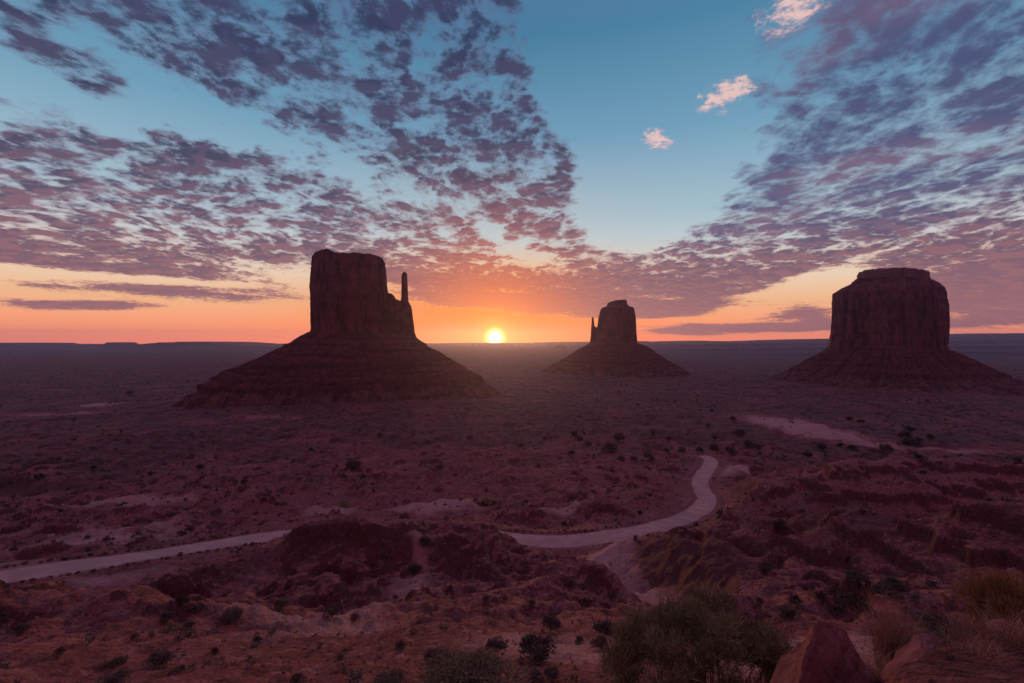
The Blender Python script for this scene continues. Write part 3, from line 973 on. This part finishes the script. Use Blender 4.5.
# ---------------------------------------------------------------- the air
hm = bpy.data.meshes.new('haze')
bm = bmesh.new()
bmesh.ops.create_cube(bm, size=1.0)
for v in bm.verts:
    v.co = (v.co.x * 34000, 5500 + v.co.y * 14600, 420 if v.co.z > 0 else -40)
bm.to_mesh(hm); bm.free()
mh = bpy.data.materials.new('morning_haze')
mh.use_nodes = True
mh.node_tree.nodes.clear()
vol = mh.node_tree.nodes.new('ShaderNodeVolumePrincipled')
vol.inputs['Color'].default_value = (.44, .54, 1.0, 1)
vol.inputs['Density'].default_value = 4.2e-5
vol.inputs['Anisotropy'].default_value = .8
oo = mh.node_tree.nodes.new('ShaderNodeOutputMaterial')
mh.node_tree.links.new(vol.outputs[0], oo.inputs['Volume'])
hm.materials.append(mh)
tag(link('haze', hm), 'thin morning haze over the whole valley', 'haze', kind='stuff')
#==== ROCK END


# ---------------------------------------------------------------- plants
def mat_leaf(c0, c1, tr=.25, scale=3.0):
    def f(N, b):
        oi = N.new('ShaderNodeObjectInfo').outputs['Random']
        n = N.noise(pos(N), scale, 3, .6)
        v = N.m('MULTIPLY_ADD', oi, .4, N.m('MULTIPLY', n, .8))
        c = N.mix(N.step(v, .30, .85), c0, c1)
        N.put(b.inputs['Base Color'], c)
    return f


M_SAGE = material('dark_sage_leaves', mat_leaf((.095, .070, .054, 1), (.185, .135, .105, 1)))
M_OLIVE = material('olive_leaves', mat_leaf((.21, .175, .085, 1), (.37, .30, .17, 1)))
M_DULL = material('dull_olive_leaves', mat_leaf((.105, .085, .046, 1), (.195, .155, .090, 1)))
M_GREY = material('grey_green_leaves', mat_leaf((.085, .080, .055, 1), (.16, .145, .10, 1)))
M_RUST = material('rusty_twigs', mat_leaf((.14, .055, .035, 1), (.22, .10, .06, 1)))
M_STRAW = material('dry_straw', mat_leaf((.33, .165, .10, 1), (.54, .30, .19, 1), scale=9))
M_GOLD = material('dry_gold_brush', mat_leaf((.22, .115, .050, 1), (.38, .215, .10, 1), scale=7))
M_TWIG = material('bare_twig', mat_leaf((.06, .04, .032, 1), (.10, .07, .055, 1)))
M_PLAIN = material('plain_scrub_leaves', mat_leaf((.062, .044, .040, 1), (.130, .095, .080, 1), scale=.08))


def quads(P, D, W, ln, wd):
    """Leaf faces at P pointing along D, width direction W."""
    a = P - W * wd[:, None]; b = P + W * wd[:, None]
    c = P + D * ln[:, None] + W * wd[:, None] * .45; d = P + D * ln[:, None] - W * wd[:, None] * .45
    V = np.stack([a, b, c, d], 1).reshape(-1, 3)
    return V, np.arange(len(V)).reshape(-1, 4)


def leaf_cloud(n, rx, h, ln, wd, seed, lobes=9, up=.45, inner=.25):
    """Leaves in clumps over a low dome one unit across: uneven outline, gaps between the clumps."""
    g = np.random.default_rng(seed)
    la = g.uniform(0, 2 * np.pi, lobes); lr = np.sqrt(g.uniform(0, 1, lobes)) * rx * .68
    lz = h * (.38 + .42 * (1 - (lr / (rx * .75)) ** 2)) * g.uniform(.75, 1.15, lobes)
    C = np.stack([np.cos(la) * lr, np.sin(la) * lr, lz], 1)
    ls = rx * g.uniform(.28, .50, lobes)
    k = g.integers(0, lobes, n)
    d = g.normal(size=(n, 3)); d /= np.linalg.norm(d, axis=1)[:, None]
    rad = g.uniform(inner, 1.0, n) ** .5
    P = C[k] + d * (ls[k] * rad)[:, None] * np.array([1, 1, .8])
    P[:, 2] = np.abs(P[:, 2]) * np.where(P[:, 2] < 0, .3, 1)
    D = d * .7 + g.normal(size=(n, 3)) * .5 + np.array([0, 0, up]); D /= np.linalg.norm(D, axis=1)[:, None]
    W = np.cross(D, g.normal(size=(n, 3))); W /= np.linalg.norm(W, axis=1)[:, None]
    return quads(P, D, W, ln * g.uniform(.6, 1.3, n), wd * g.uniform(.6, 1.3, n))


def twig_set(n, rx, h, r0, seed):
    """Bent tapering stems from one crown of roots."""
    g = np.random.default_rng(seed)
    V, Fc = [], []
    for i in range(n):
        a = g.uniform(0, 2 * np.pi); o = g.uniform(.1, .85) * rx
        tip = np.array([math.cos(a) * o, math.sin(a) * o, h * g.uniform(.5, .95)])
        p = np.array([math.cos(a), math.sin(a), 0]) * rx * .06
        pts = [p + (tip - p) * t + np.array([0, 0, 1]) * h * .18 * math.sin(t * math.pi) + g.normal(size=3) * rx * .03 * (t > 0) for t in (0, .35, .7, 1)]
        b = len(V)
        for j, q in enumerate(pts):
            rr = r0 * (1 - .26 * j)
            for m in range(3):
                V.append(q + rr * np.array([math.cos(m * 2.094), math.sin(m * 2.094), 0]))
        for j in range(3):
            for m in range(3):
                Fc.append((b + j * 3 + m, b + j * 3 + (m + 1) % 3, b + j * 3 + 3 + (m + 1) % 3, b + j * 3 + 3 + m))
    return np.array(V), np.array(Fc)


def blades(n, spread, h, w, lean, seed, base_r=.12, droop=.5, dirn=None):
    """Arching grass blades, three segments each."""
    g = np.random.default_rng(seed)
    a = g.uniform(0, 2 * np.pi, n)
    if dirn is not None:
        a = dirn + g.normal(size=n) * .55
    o = np.abs(g.normal(size=n)) * lean
    hh = h * g.uniform(.45, 1.05, n)
    r = np.sqrt(g.uniform(0, 1, n)) * base_r
    b0 = g.uniform(0, 2 * np.pi, n)
    base = np.stack([np.cos(b0) * r, np.sin(b0) * r, np.zeros(n)], 1)
    out = np.stack([np.cos(a), np.sin(a), np.zeros(n)], 1)
    side = np.stack([-np.sin(a), np.cos(a), np.zeros(n)], 1) * .7 + g.normal(size=(n, 3)) * .3
    side /= np.linalg.norm(side, axis=1)[:, None]
    ring = []
    for t in (0, .33, .68, 1.0):
        c = base + out * (o * spread * t ** 1.6)[:, None] + np.array([0, 0, 1]) * (hh * (t - droop * np.minimum(o, 1.2) * .5 * t ** 3))[:, None]
        ww = w * (1 - .85 * t)
        ring.append(np.stack([c - side * ww, c + side * ww], 1))
    V = np.stack(ring, 1).reshape(n, 8, 3)
    idx = np.arange(n)[:, None] * 8
    Fc = np.concatenate([idx + np.array([[k, k + 1, k + 3, k + 2]]) for k in (0, 2, 4)], 0)
    return V.reshape(-1, 3), Fc


def leafy(name, V_F, m):
    return mesh_np(name, V_F[0], V_F[1], m, smooth=False)


def shrub_proto(n, h, ln, wd, seed, m, twigs=14, **kw):
    return [('foliage', leafy('foliage', leaf_cloud(n, .5, h, ln, wd, seed, **kw), m)), ('stems', leafy('stems', twig_set(twigs, .42, h * .9, .012, seed + 1), M_TWIG))]


PROTO = {
    'wide': [shrub_proto(9000, .60, .045, .005, 9, M_DULL, lobes=22, twigs=40)],
    'dark': [shrub_proto(1500, .62, .10, .016, s, M_SAGE) for s in (1, 2, 3)],
    'olive': [shrub_proto(1500, .55, .12, .013, s, M_OLIVE, lobes=12) for s in (4, 5)],
    'grey': [shrub_proto(1200, .50, .11, .013, s, M_GREY, lobes=10) for s in (6, 7)],
    'rust': [shrub_proto(900, .50, .12, .012, s, M_RUST, lobes=8) for s in (8,)],
}
SMALL = {
    'dark': [leafy('shrub', leaf_cloud(260, .5, .62, .17, .045, s, lobes=7), M_SAGE) for s in (11, 12, 13)],
    'juniper': [leafy('juniper', leaf_cloud(300, .5, .72, .16, .05, s, lobes=7), M_PLAIN) for s in (14, 15, 16)],
}
rng = random.Random(7)


def put_shrub(px, py, w, kind, label, group=None, cat='shrub', name='desert_shrub', stretch=1.0, dist=None, sink=.03):
    """A shrub w photo pixels wide standing where the sight line meets the ground."""
    if dist is None:
        x, y, z = hit(px, py, ground)
    else:
        x, y = at(px, dist), dist; z = gh(x, y)
    size = w * math.hypot(x, y) / F / math.sqrt(1 + (x / y) ** 2)
    if w >= 13 and kind in PROTO:
        root = empty(name, (x, y, z - sink * size))
        for pn, me in rng.choice(PROTO[kind]):
            link(pn, me, root)
    else:
        root = link(name, rng.choice(SMALL.get(kind, SMALL['dark'])), loc=(x, y, z - sink * size))
    s = size * 1.12
    root.scale = (s, s * rng.uniform(.85, 1.1), s * stretch * rng.uniform(.85, 1.1))
    root.rotation_euler = (0, 0, rng.uniform(0, 6.28))
    return tag(root, label, cat, group)


NEAR = [
    # column, row of the foot, width, kind, label
    (536, 662, 40, 'dark', 'round dark shrub alone on pale sand at the bottom, left of the big bush'),
    (439, 668, 31, 'dark', 'dark upright shrub at the bottom, left of the round shrub on pale sand'),
    (496, 652, 22, 'dark', 'dark low shrub just up-slope between the two larger dark shrubs at the bottom'),
    (604, 634, 23, 'dark', 'wide flat dark shrub above the left edge of the big olive bush'),
    (551, 628, 19, 'dark', 'dark shrub on the red slope straight above the round shrub on pale sand'),
    (601, 648, 18, 'dark', 'low dark shrub touching the upper left side of the big olive bush'),
    (579, 643, 10, 'dark', 'very small dark shrub on pale sand between the round shrub and the big olive bush'),
    (552, 679, 17, 'dark', 'dark shrub at the bottom edge, below right of the round shrub on pale sand'),
    (534, 681, 17, 'dark', 'dark shrub at the bottom edge, straight below the round shrub on pale sand'),
    (472, 712, 118, 'wide', 'broad flat olive shrub spread along the bottom edge of the picture'),
    (390, 690, 34, 'grey', 'pale olive shrub cut by the bottom edge, left of the broad flat one'),
    (400, 649, 12, 'olive', 'small olive tuft of a shrub on the bare red slope at lower left of centre'),
    (160, 666, 27, 'dark', 'dark wide shrub in the hollow at lower left'),
    (112, 668, 17, 'dark', 'smaller dark shrub left of the wide one in the hollow at lower left'),
    (113, 690, 30, 'dark', 'dark shrub cut by the bottom edge at lower left'),
    (332, 617, 19, 'dark', 'dark shrub on the near foot of the red mound, farthest right of three'),
    (281, 608, 15, 'dark', 'dark shrub on the near foot of the red mound, middle one of three'),
    (232, 622, 22, 'dark', 'dark tall shrub on the near foot of the red mound, farthest left of three'),
    (414, 574, 15, 'dark', 'black-green shrub at the end of the dark ledge on the mound'),
    (425, 545, 14, 'dark', 'dark shrub on the crest of the mound just below the hidden stretch of road'),
    (935, 634, 36, 'dark', 'dense dark shrub behind the boulder, right of the straw-coloured grass tuft'),
    (850, 604, 23, 'dark', 'widest dark shrub on the pale flat under the right-hand ridge'),
    (897, 601, 17, 'dark', 'dark oval shrub at the right end of the pale flat under the ridge'),
    (896, 589, 22, 'grey', 'greyish shrub at the foot of the right-hand ridge, above the oval dark one'),
    (858, 582, 20, 'grey', 'pale grey-green shrub at the foot of the right-hand ridge'),
    (788, 620, 22, 'dark', 'dark shrub at the upper right shoulder of the big olive bush'),
    (767, 571, 15, 'dark', 'dark shrub alone on the slope between the pale wash and the right-hand ridge'),
    (778, 528, 13, 'dark', 'dark shrub on the ridge side below the bend of the road'),
    (353, 470, 16, 'dark', 'dark tall bush on the plain below the tall butte, left of the sun'),
    (344, 507, 13, 'olive', 'greenish bush on the flat behind the mound, left of centre'),
    (487, 503, 13, 'olive', 'yellowish bush on the flat straight below the sun'),
    (355, 621, 13, 'rust', 'small rusty-red shrub on the red slope left of centre'),
    (880, 593, 14, 'grey', 'small grey shrub just left of the larger greyish one at the ridge foot'),
    (545, 690, 15, 'grey', 'grey shrub peeping over the bottom edge right of the broad olive one'),
]
for px, py, w, kind, lb in NEAR:
    put_shrub(px, py, w, kind, lb, stretch=.55 if w > 100 else .78)

TINY_GROUPS = [
    ('tiny dark shrub specks on the lower left slopes', 'tiny dark shrub dotted on the red slopes at lower left',
     [(182, 606, 13), (167, 621, 14), (3, 621, 9), (22, 633, 13), (180, 672, 9), (296, 683, 13), (257, 643, 9), (190, 630, 10), (194, 613, 9), (60, 655, 9), (135, 640, 8), (215, 655, 8), (340, 660, 8)]),
    ('tiny dark shrubs on the near side of the mound', 'tiny dark shrub on the near side of the central mound',
     [(486, 602, 9), (505, 601, 7), (532, 608, 9), (382, 556, 8), (571, 588, 10), (587, 605, 9), (649, 626, 12), (450, 590, 6), (520, 575, 6), (612, 598, 7), (395, 600, 6), (545, 560, 6)]),
    ('small dark shrubs on the pale flat under the right-hand ridge', 'small dark shrub on the pale flat under the right-hand ridge',
     [(820, 601, 12), (795, 604, 12), (829, 613, 8), (838, 613, 9), (865, 611, 12), (915, 602, 9), (931, 588, 11), (848, 563, 6), (812, 590, 7), (905, 612, 8), (760, 607, 9)]),
]
for grp, lb, spots in TINY_GROUPS:
    for px, py, w in spots:
        put_shrub(px, py, w, 'dark', lb, grp)
PLAIN_BUSHES = [(620, 443, 10), (610, 452, 12), (587, 446, 7), (575, 437, 7), (580, 441, 6), (571, 456, 7), (634, 461, 7), (648, 460, 7), (621, 461, 7), (666, 453, 6), (682, 452, 6), (700, 453, 7),
                (714, 450, 8), (730, 452, 7), (749, 448, 9), (757, 450, 8), (740, 436, 9), (732, 421, 6), (714, 441, 6), (712, 412, 4), (669, 440, 5), (653, 436, 5), (708, 428, 5), (822, 450, 9), (910, 446, 10),
                (929, 440, 8), (850, 421, 6), (861, 423, 6), (908, 432, 8), (886, 452, 10), (852, 450, 7), (807, 457, 8), (780, 527, 9), (919, 460, 6), (1018, 463, 6), (905, 439, 9), (918, 443, 7), (842, 447, 6),
                (380, 437, 6), (470, 440, 5), (520, 447, 5), (545, 440, 5), (440, 470, 6), (310, 452, 6), (130, 395, 5), (200, 470, 7), (150, 476, 6), (245, 485, 7), (95, 470, 6), (40, 480, 7)]
for px, py, w in PLAIN_BUSHES:
    put_shrub(px, py, w, 'juniper', 'dark bush dotted on the plain beyond the road', 'dark bushes scattered on the plain beyond the road', 'bush', 'desert_bush')


def big_bush():
    x, y = at(710, 8.2), 8.2
    z = gh(x, y) - .1
    zt = ZC - (603 - HY) / F * 8.2
    h = zt - z
    root = tag(empty('desert_bush', (x, y, z)), 'big olive-grey bush at the bottom, left of the pointed red rock', 'bush')
    g = np.random.default_rng(33)
    Vs, Fs, n0 = [], [], 0
    # a crowd of twiggy sprays fanning from several crowns
    for i in range(92):
        a = g.uniform(0, 2 * np.pi); rr = math.sqrt(g.uniform(0, 1))
        cx, cy = math.cos(a) * rr * 1.95, math.sin(a) * rr * 1.2
        top = h * (1.0 - .36 * rr ** 3) * g.uniform(.82, 1.05)
        if cx > .9: top *= .93
        V, Fc = leaf_cloud(560, .42, .62, .10, .0065, 200 + i, lobes=5, up=.8, inner=.05)
        V = V + np.array([cx, cy, top - .55])
        Vs.append(V); Fs.append(Fc + n0); n0 += len(V)
    link('foliage', mesh_np('foliage', np.concatenate(Vs), np.concatenate(Fs), M_OLIVE, smooth=False), root)
    Vs, Fs, n0 = [], [], 0
    for i in range(74):
        a = g.uniform(0, 2 * np.pi); rr = math.sqrt(g.uniform(0, 1))
        V, Fc = blades(26, .5, .8, .004, .6, 400 + i, base_r=.16, droop=.2)
        V = V + np.array([math.cos(a) * rr * 1.85, math.sin(a) * rr * 1.2, h * (1.0 - .34 * rr ** 3) - .55])
        Vs.append(V); Fs.append(Fc + n0); n0 += len(V)
    link('shoots', mesh_np('shoots', np.concatenate(Vs), np.concatenate(Fs), M_GREY, smooth=False), root)
    V, Fc = twig_set(60, 1.7, h * .9, .02, 77)
    link('stems', leafy('stems', (V, Fc), M_TWIG), root)


big_bush()


def put_tuft(name, label, cat, px, py, dist, m, args, seed, leaf=None, scale=1.0):
    if dist is None:
        x, y, z = hit(px, py, ground)
    else:
        x, y = at(px, dist), dist; z = gh(x, y)
    root = tag(empty(name, (x, y, z - .02)), label, cat)
    link('blades', leafy('blades', blades(seed=seed, **args), m), root)
    if leaf:
        link('foliage', leafy('foliage', leaf_cloud(seed=seed + 1, **leaf), M_GOLD), root)
    link('dead_stems', leafy('dead_stems', blades(60, args['spread'] * .8, args['h'] * .75, .003, args['lean'], seed + 2, base_r=args.get('base_r', .12)), M_TWIG), root)
    root.scale = (scale,) * 3
    return root


put_tuft('grass_tuft', 'tall straw-coloured grass tuft rising behind the gap between the two boulders', 'grass', 893, 0, 6.2, M_STRAW,
         dict(n=760, spread=.55, h=.98, w=.0042, lean=.55, base_r=.20, droop=.35), 501)
put_tuft('grass_tuft', 'shorter straw grass tuft low in the gap right beside the pointed rock', 'grass', 879, 0, 5.0, M_STRAW,
         dict(n=520, spread=.42, h=.55, w=.0035, lean=.6, base_r=.18, droop=.4), 511)
put_tuft('golden_brush', 'bushy golden brush on the rise at the right edge', 'brush', 997, 0, 7.1, M_GOLD,
         dict(n=700, spread=.5, h=1.22, w=.0045, lean=.45, base_r=.34, droop=.2), 521, leaf=dict(n=3600, rx=.50, h=1.08, ln=.09, wd=.006, lobes=12, up=.9))
put_tuft('golden_brush', 'second golden brush cut by the right edge of the picture', 'brush', 1034, 0, 7.6, M_GOLD,
         dict(n=600, spread=.5, h=1.2, w=.0045, lean=.5, base_r=.28, droop=.2), 531, leaf=dict(n=2600, rx=.48, h=1.0, ln=.09, wd=.006, lobes=10, up=.9))
put_tuft('grass_tuft', 'long drooping grass hanging over the top of the rounded boulder', 'grass', 962, 0, 5.3, M_GREY,
         dict(n=420, spread=.75, h=.26, w=.0035, lean=.9, base_r=.14, droop=.9, dirn=3.6), 541)
put_tuft('grass_tuft', 'rusty dry grass tuft in the bottom right corner', 'grass', 1012, 0, 4.2, M_RUST,
         dict(n=420, spread=.40, h=.24, w=.003, lean=.8, base_r=.26, droop=.5), 551)
put_tuft('grass_tuft', 'thin pale grass tuft at the lower right, below the drooping grass', 'grass', 965, 0, 4.4, M_STRAW,
         dict(n=90, spread=.30, h=.22, w=.0025, lean=.7, base_r=.16, droop=.5), 561)

put_tuft('grass_tuft', 'pale dry grass tuft beside the small flat rock under the golden brush', 'grass', 972, 0, 6.0, M_STRAW,
         dict(n=260, spread=.34, h=.34, w=.0032, lean=.6, base_r=.16, droop=.4), 571)
put_tuft('grass_tuft', 'straw grass tuft cut by the right edge, low in the corner', 'grass', 1022, 0, 4.9, M_STRAW,
         dict(n=320, spread=.36, h=.36, w=.003, lean=.65, base_r=.18, droop=.4), 581)
put_tuft('grass_tuft', 'small straw grass tuft at the bottom edge right of the rounded boulder', 'grass', 985, 0, 3.9, M_STRAW,
         dict(n=200, spread=.24, h=.20, w=.0024, lean=.7, base_r=.12, droop=.5), 591)


# ---------------------------------------------------------------- rocks
def mat_rock(N, b):
    P = pos(N)
    beds = N.noise(N.vm('MULTIPLY', P, (1.2, 1.2, 9)), 1.0, 4, .6)
    n = N.noise(P, 6.0, 7, .65)
    c = N.mix(N.step(beds, .35, .65), (.16, .048, .052, 1), (.27, .095, .095, 1))
    c = N.mix(N.m('MULTIPLY', N.step(n, .5, .7), .7), c, (.11, .034, .038, 1))
    c = N.mix(N.m('MULTIPLY', N.step(N.noise(P, 22, 4, .6), .62, .70), .5), c, (.36, .19, .17, 1))
    N.put(b.inputs['Base Color'], c)
    bump(N, b, N.m('ADD', N.m('MULTIPLY', n, .06), N.m('MULTIPLY', N.noise(P, 40, 5, .7), .02)), .9, 1.0)


M_ROCK = material('red_boulder', mat_rock)


def rock_mesh(name, pts, seed, cuts=4, amp=.02, m=None):
    bm = bmesh.new()
    for p in pts:
        bm.verts.new(p)
    r = bmesh.ops.convex_hull(bm, input=bm.verts[:])
    bmesh.ops.delete(bm, geom=[g for g in r['geom_interior'] if isinstance(g, bmesh.types.BMVert)], context='VERTS')
    bmesh.ops.subdivide_edges(bm, edges=bm.edges[:], cuts=cuts, use_grid_fill=True, smooth=.05)
    bmesh.ops.triangulate(bm, faces=bm.faces[:])
    P = np.array([v.co[:] for v in bm.verts])
    sz = np.ptp(P, axis=0).max()
    k = 3.2 / sz
    n = fbm(P[:, 0] * k + P[:, 2] * k * .7, P[:, 1] * k - P[:, 2] * k * .5 + seed, 5, .6, seed=seed)
    q = fbm(P[:, 2] * k * 5 + seed, P[:, 0] * k * .6 + P[:, 1] * k * .6, 3, .6, seed=seed + 3)
    bm.normal_update()
    for v, a, c in zip(bm.verts, n, q):
        v.co += v.normal * (a * amp * sz * 1.6 + c * amp * sz * .6)
    me = bpy.data.meshes.new(name)
    bm.to_mesh(me); bm.free()
    me.materials.append(m or M_ROCK)
    return me


def sight(px, py, d):
    return np.array([at(px, d), d, ZC - (py - HY) / F * d])


def boulder(name, label, spots, seed, cuts=6, amp=.018):
    P = np.array([sight(*s) for s in spots])
    c = P.mean(0); c[2] = P[:, 2].min()
    me = rock_mesh(name, [tuple(p - c) for p in P], seed, cuts, amp)
    return tag(link(name, me, loc=tuple(c)), label, 'boulder')


boulder('boulder', 'pointed red boulder with a bright flat left face at the bottom right', [
    (818, 621, 4.35), (831, 622, 4.5), (845, 636, 4.65), (867, 660, 4.7), (884, 690, 4.7), (893, 735, 4.6), (813, 646, 4.15), (799, 683, 3.95), (788, 722, 3.85),
    (806, 640, 4.75), (770, 683, 5.15), (748, 715, 5.2), (850, 735, 4.0), (864, 690, 4.25), (840, 655, 4.3), (828, 660, 5.4), (800, 720, 5.6), (880, 720, 5.4)], 5, cuts=9, amp=.028)
boulder('boulder', 'rounded dark boulder with a pale upper edge, right of the pointed one', [
    (884, 668, 4.7), (900, 650, 4.8), (918, 636, 4.9), (934, 637, 5.0), (955, 648, 5.0), (970, 668, 4.7), (978, 700, 4.4), (876, 700, 4.4), (888, 720, 4.0), (950, 720, 3.9), (925, 668, 4.1), (900, 690, 4.0),
    (915, 660, 5.6), (960, 690, 5.6), (885, 710, 5.4)], 15, amp=.024)
boulder('boulder', 'small flat reddish rock on the rise below the golden brush', [
    (984, 622, 6.2), (996, 617, 6.3), (1006, 619, 6.3), (1010, 627, 6.1), (986, 630, 6.0), (1000, 632, 5.9), (995, 625, 6.6), (1006, 634, 6.5)], 25, cuts=5, amp=.05)
boulder('boulder', 'low rubble block at the right edge below the golden brush', [
    (1012, 640, 5.2), (1026, 634, 5.3), (1040, 640, 5.3), (1036, 654, 5.0), (1014, 655, 5.0), (1022, 650, 5.6), (1040, 660, 5.5), (1010, 660, 5.4)], 35, cuts=4)

g0 = np.random.default_rng(5)


def stone_pts(seed, flat=.7):
    g = np.random.default_rng(seed)
    p = g.normal(size=(16, 3)); p /= np.linalg.norm(p, axis=1)[:, None]
    p *= .5 * g.uniform(.8, 1.1, (16, 1)); p[:, 2] *= flat; p[:, 2] += .25
    return [tuple(q) for q in p]


M_DARKROCK = material('dark_roadside_rock', mat_leaf((.060, .028, .026, 1), (.12, .055, .048, 1)))
STONES = [rock_mesh('roadside_rock', stone_pts(s), s, 1, .02, M_DARKROCK) for s in range(6)]
PEBBLES = [rock_mesh('loose_stone', stone_pts(s + 40), s, 1, .02, M_ROCK) for s in range(4)]


def roadside(i0, i1, side, step, label, group):
    acc = 0.0
    i = i0
    while i < i1:
        acc += 1
        c, t = ROAD[i], RT[i]
        off = (ROAD_HALF + 1.5 + rng.uniform(-.35, .35)) * side
        x, y = c[0] - t[1] * off + rng.uniform(-.3, .3), c[1] + t[0] * off + rng.uniform(-.3, .3)
        s = rng.uniform(1.2, 2.1)
        o = link('roadside_rock', rng.choice(STONES), loc=(x, y, gh(x, y) - .12))
        o.scale = (s * rng.uniform(.9, 1.5), s, s * rng.uniform(.7, 1.0))
        o.rotation_euler = (0, 0, rng.uniform(0, 6.28))
        tag(o, label, 'rock', group)
        i += max(1, int(round(rng.uniform(.75, 1.35) * step / 2.0)))


pxs = 512 + ROAD[:, 0] / ROAD[:, 1] * F
iA = int(np.argmax(pxs > -25)); iB = int(np.argmax(pxs > 268)); iC = int(np.argmax(pxs > 500)); iD = int(np.argmax(pxs > 655))
roadside(iA, iB, -1, 3.2, 'dark rock in the row lining the near edge of the left stretch of road', 'dark rocks lining the near edge of the dirt road')
roadside(iA, iB, 1, 3.0, 'dark rock in the row lining the far edge of the left stretch of road', 'dark rocks lining the far edge of the dirt road')
roadside(iC, iD, 1, 4.5, 'dark rock in the row lining the far edge of the road right of centre', 'dark rocks lining the far edge of the dirt road right of centre')


# ---------------------------------------------------------------- ground cover nobody could count
def scatter(name, n, d0, d1, protos, size, m, seed, keep, sink=.05, power=1.0):
    g = np.random.default_rng(seed)
    u = g.uniform(0, 1, n) ** power
    d = d0 * (d1 / d0) ** u
    px = g.uniform(-160, 1184, n)
    x = (px - 512) / F * d; y = d
    rd, _ = road_fields(x, y)
    k = (rd > ROAD_HALF + 2.2) & keep(x, y, g)
    x, y, d = x[k], y[k], d[k]
    z = ground(x, y)
    s = size(d, g)
    a = g.uniform(0, 2 * np.pi, len(x))
    pick = g.integers(0, len(protos), len(x))
    Vs, Fs, n0 = [], [], 0
    for p, (PV, PF) in enumerate(protos):
        i = np.nonzero(pick == p)[0]
        if not len(i): continue
        c, sn = np.cos(a[i])[:, None], np.sin(a[i])[:, None]
        X = (PV[None, :, 0] * c - PV[None, :, 1] * sn) * s[i][:, None] + x[i][:, None]
        Y = (PV[None, :, 0] * sn + PV[None, :, 1] * c) * s[i][:, None] + y[i][:, None]
        Z = PV[None, :, 2] * s[i][:, None] + (z[i] - sink * s[i])[:, None]
        V = np.stack([X, Y, Z], -1)
        Fq = PF[None] + (np.arange(len(i)) * len(PV))[:, None, None] + n0
        Vs.append(V.reshape(-1, 3)); Fs.append(Fq.reshape(-1, PF.shape[1])); n0 += V.shape[0] * V.shape[1]
    return tag(link(name, mesh_np(name, np.concatenate(Vs), np.concatenate(Fs), m, smooth=False)), kind='stuff')


def tri_of(me):
    V = np.array([v.co[:] for v in me.vertices]); Fc = np.array([p.vertices[:] for p in me.polygons])
    return V, Fc


straw = [blades(26, .45, .7, .02, .6, s + 60, base_r=.14, droop=.3) for s in range(5)]
o = scatter('dry_grass', 5200, 5.5, 240, straw, lambda d, g: g.gamma(2.4, .17, len(d)) * (.5 + d / 170), M_STRAW, 91,
            lambda x, y, g: fbm(x / 19, y / 19, 3, seed=161) + g.uniform(-.4, .4, len(x)) > .04)
tag(o, 'pale dry grass sprinkled over the red slopes', 'grass')
scrub = [leaf_cloud(26, .5, .60, .34, .13, s, lobes=4) for s in range(6)]
o = scatter('desert_scrub', 15000, 170, 3600, scrub, lambda d, g: g.gamma(3.0, .42, len(d)) * (.75 + np.clip(d / 900, 0, 1.6)), M_PLAIN, 61,
            lambda x, y, g: fbm(x / 130, y / 130, 4, seed=131) + g.uniform(-.45, .45, len(x)) > .02, power=.9)
tag(o, 'fine dark scrub speckling the plain beyond the road', 'scrub')
brush = [leaf_cloud(60, .5, .55, .22, .05, s + 20, lobes=5) for s in range(5)]
o = scatter('sparse_undergrowth', 3600, 16, 190, brush, lambda d, g: g.gamma(2.2, .17, len(d)) * (.55 + d / 130), M_GREY, 71,
            lambda x, y, g: fbm(x / 22, y / 22, 3, seed=141) + g.uniform(-.4, .4, len(x)) > .12)
tag(o, 'sparse low undergrowth on the red slopes', 'undergrowth')
peb = [tri_of(me) for me in PEBBLES]
o = scatter('rubble', 15000, 2.4, 230, peb, lambda d, g: g.gamma(1.6, .045, len(d)) * (.55 + d / 30), M_ROCK, 81,
            lambda x, y, g: fbm(x / 14, y / 14, 3, seed=151) + g.uniform(-.4, .4, len(x)) > .05, sink=.0)
tag(o, 'loose red stones strewn over the slopes', 'rubble')
#==== END
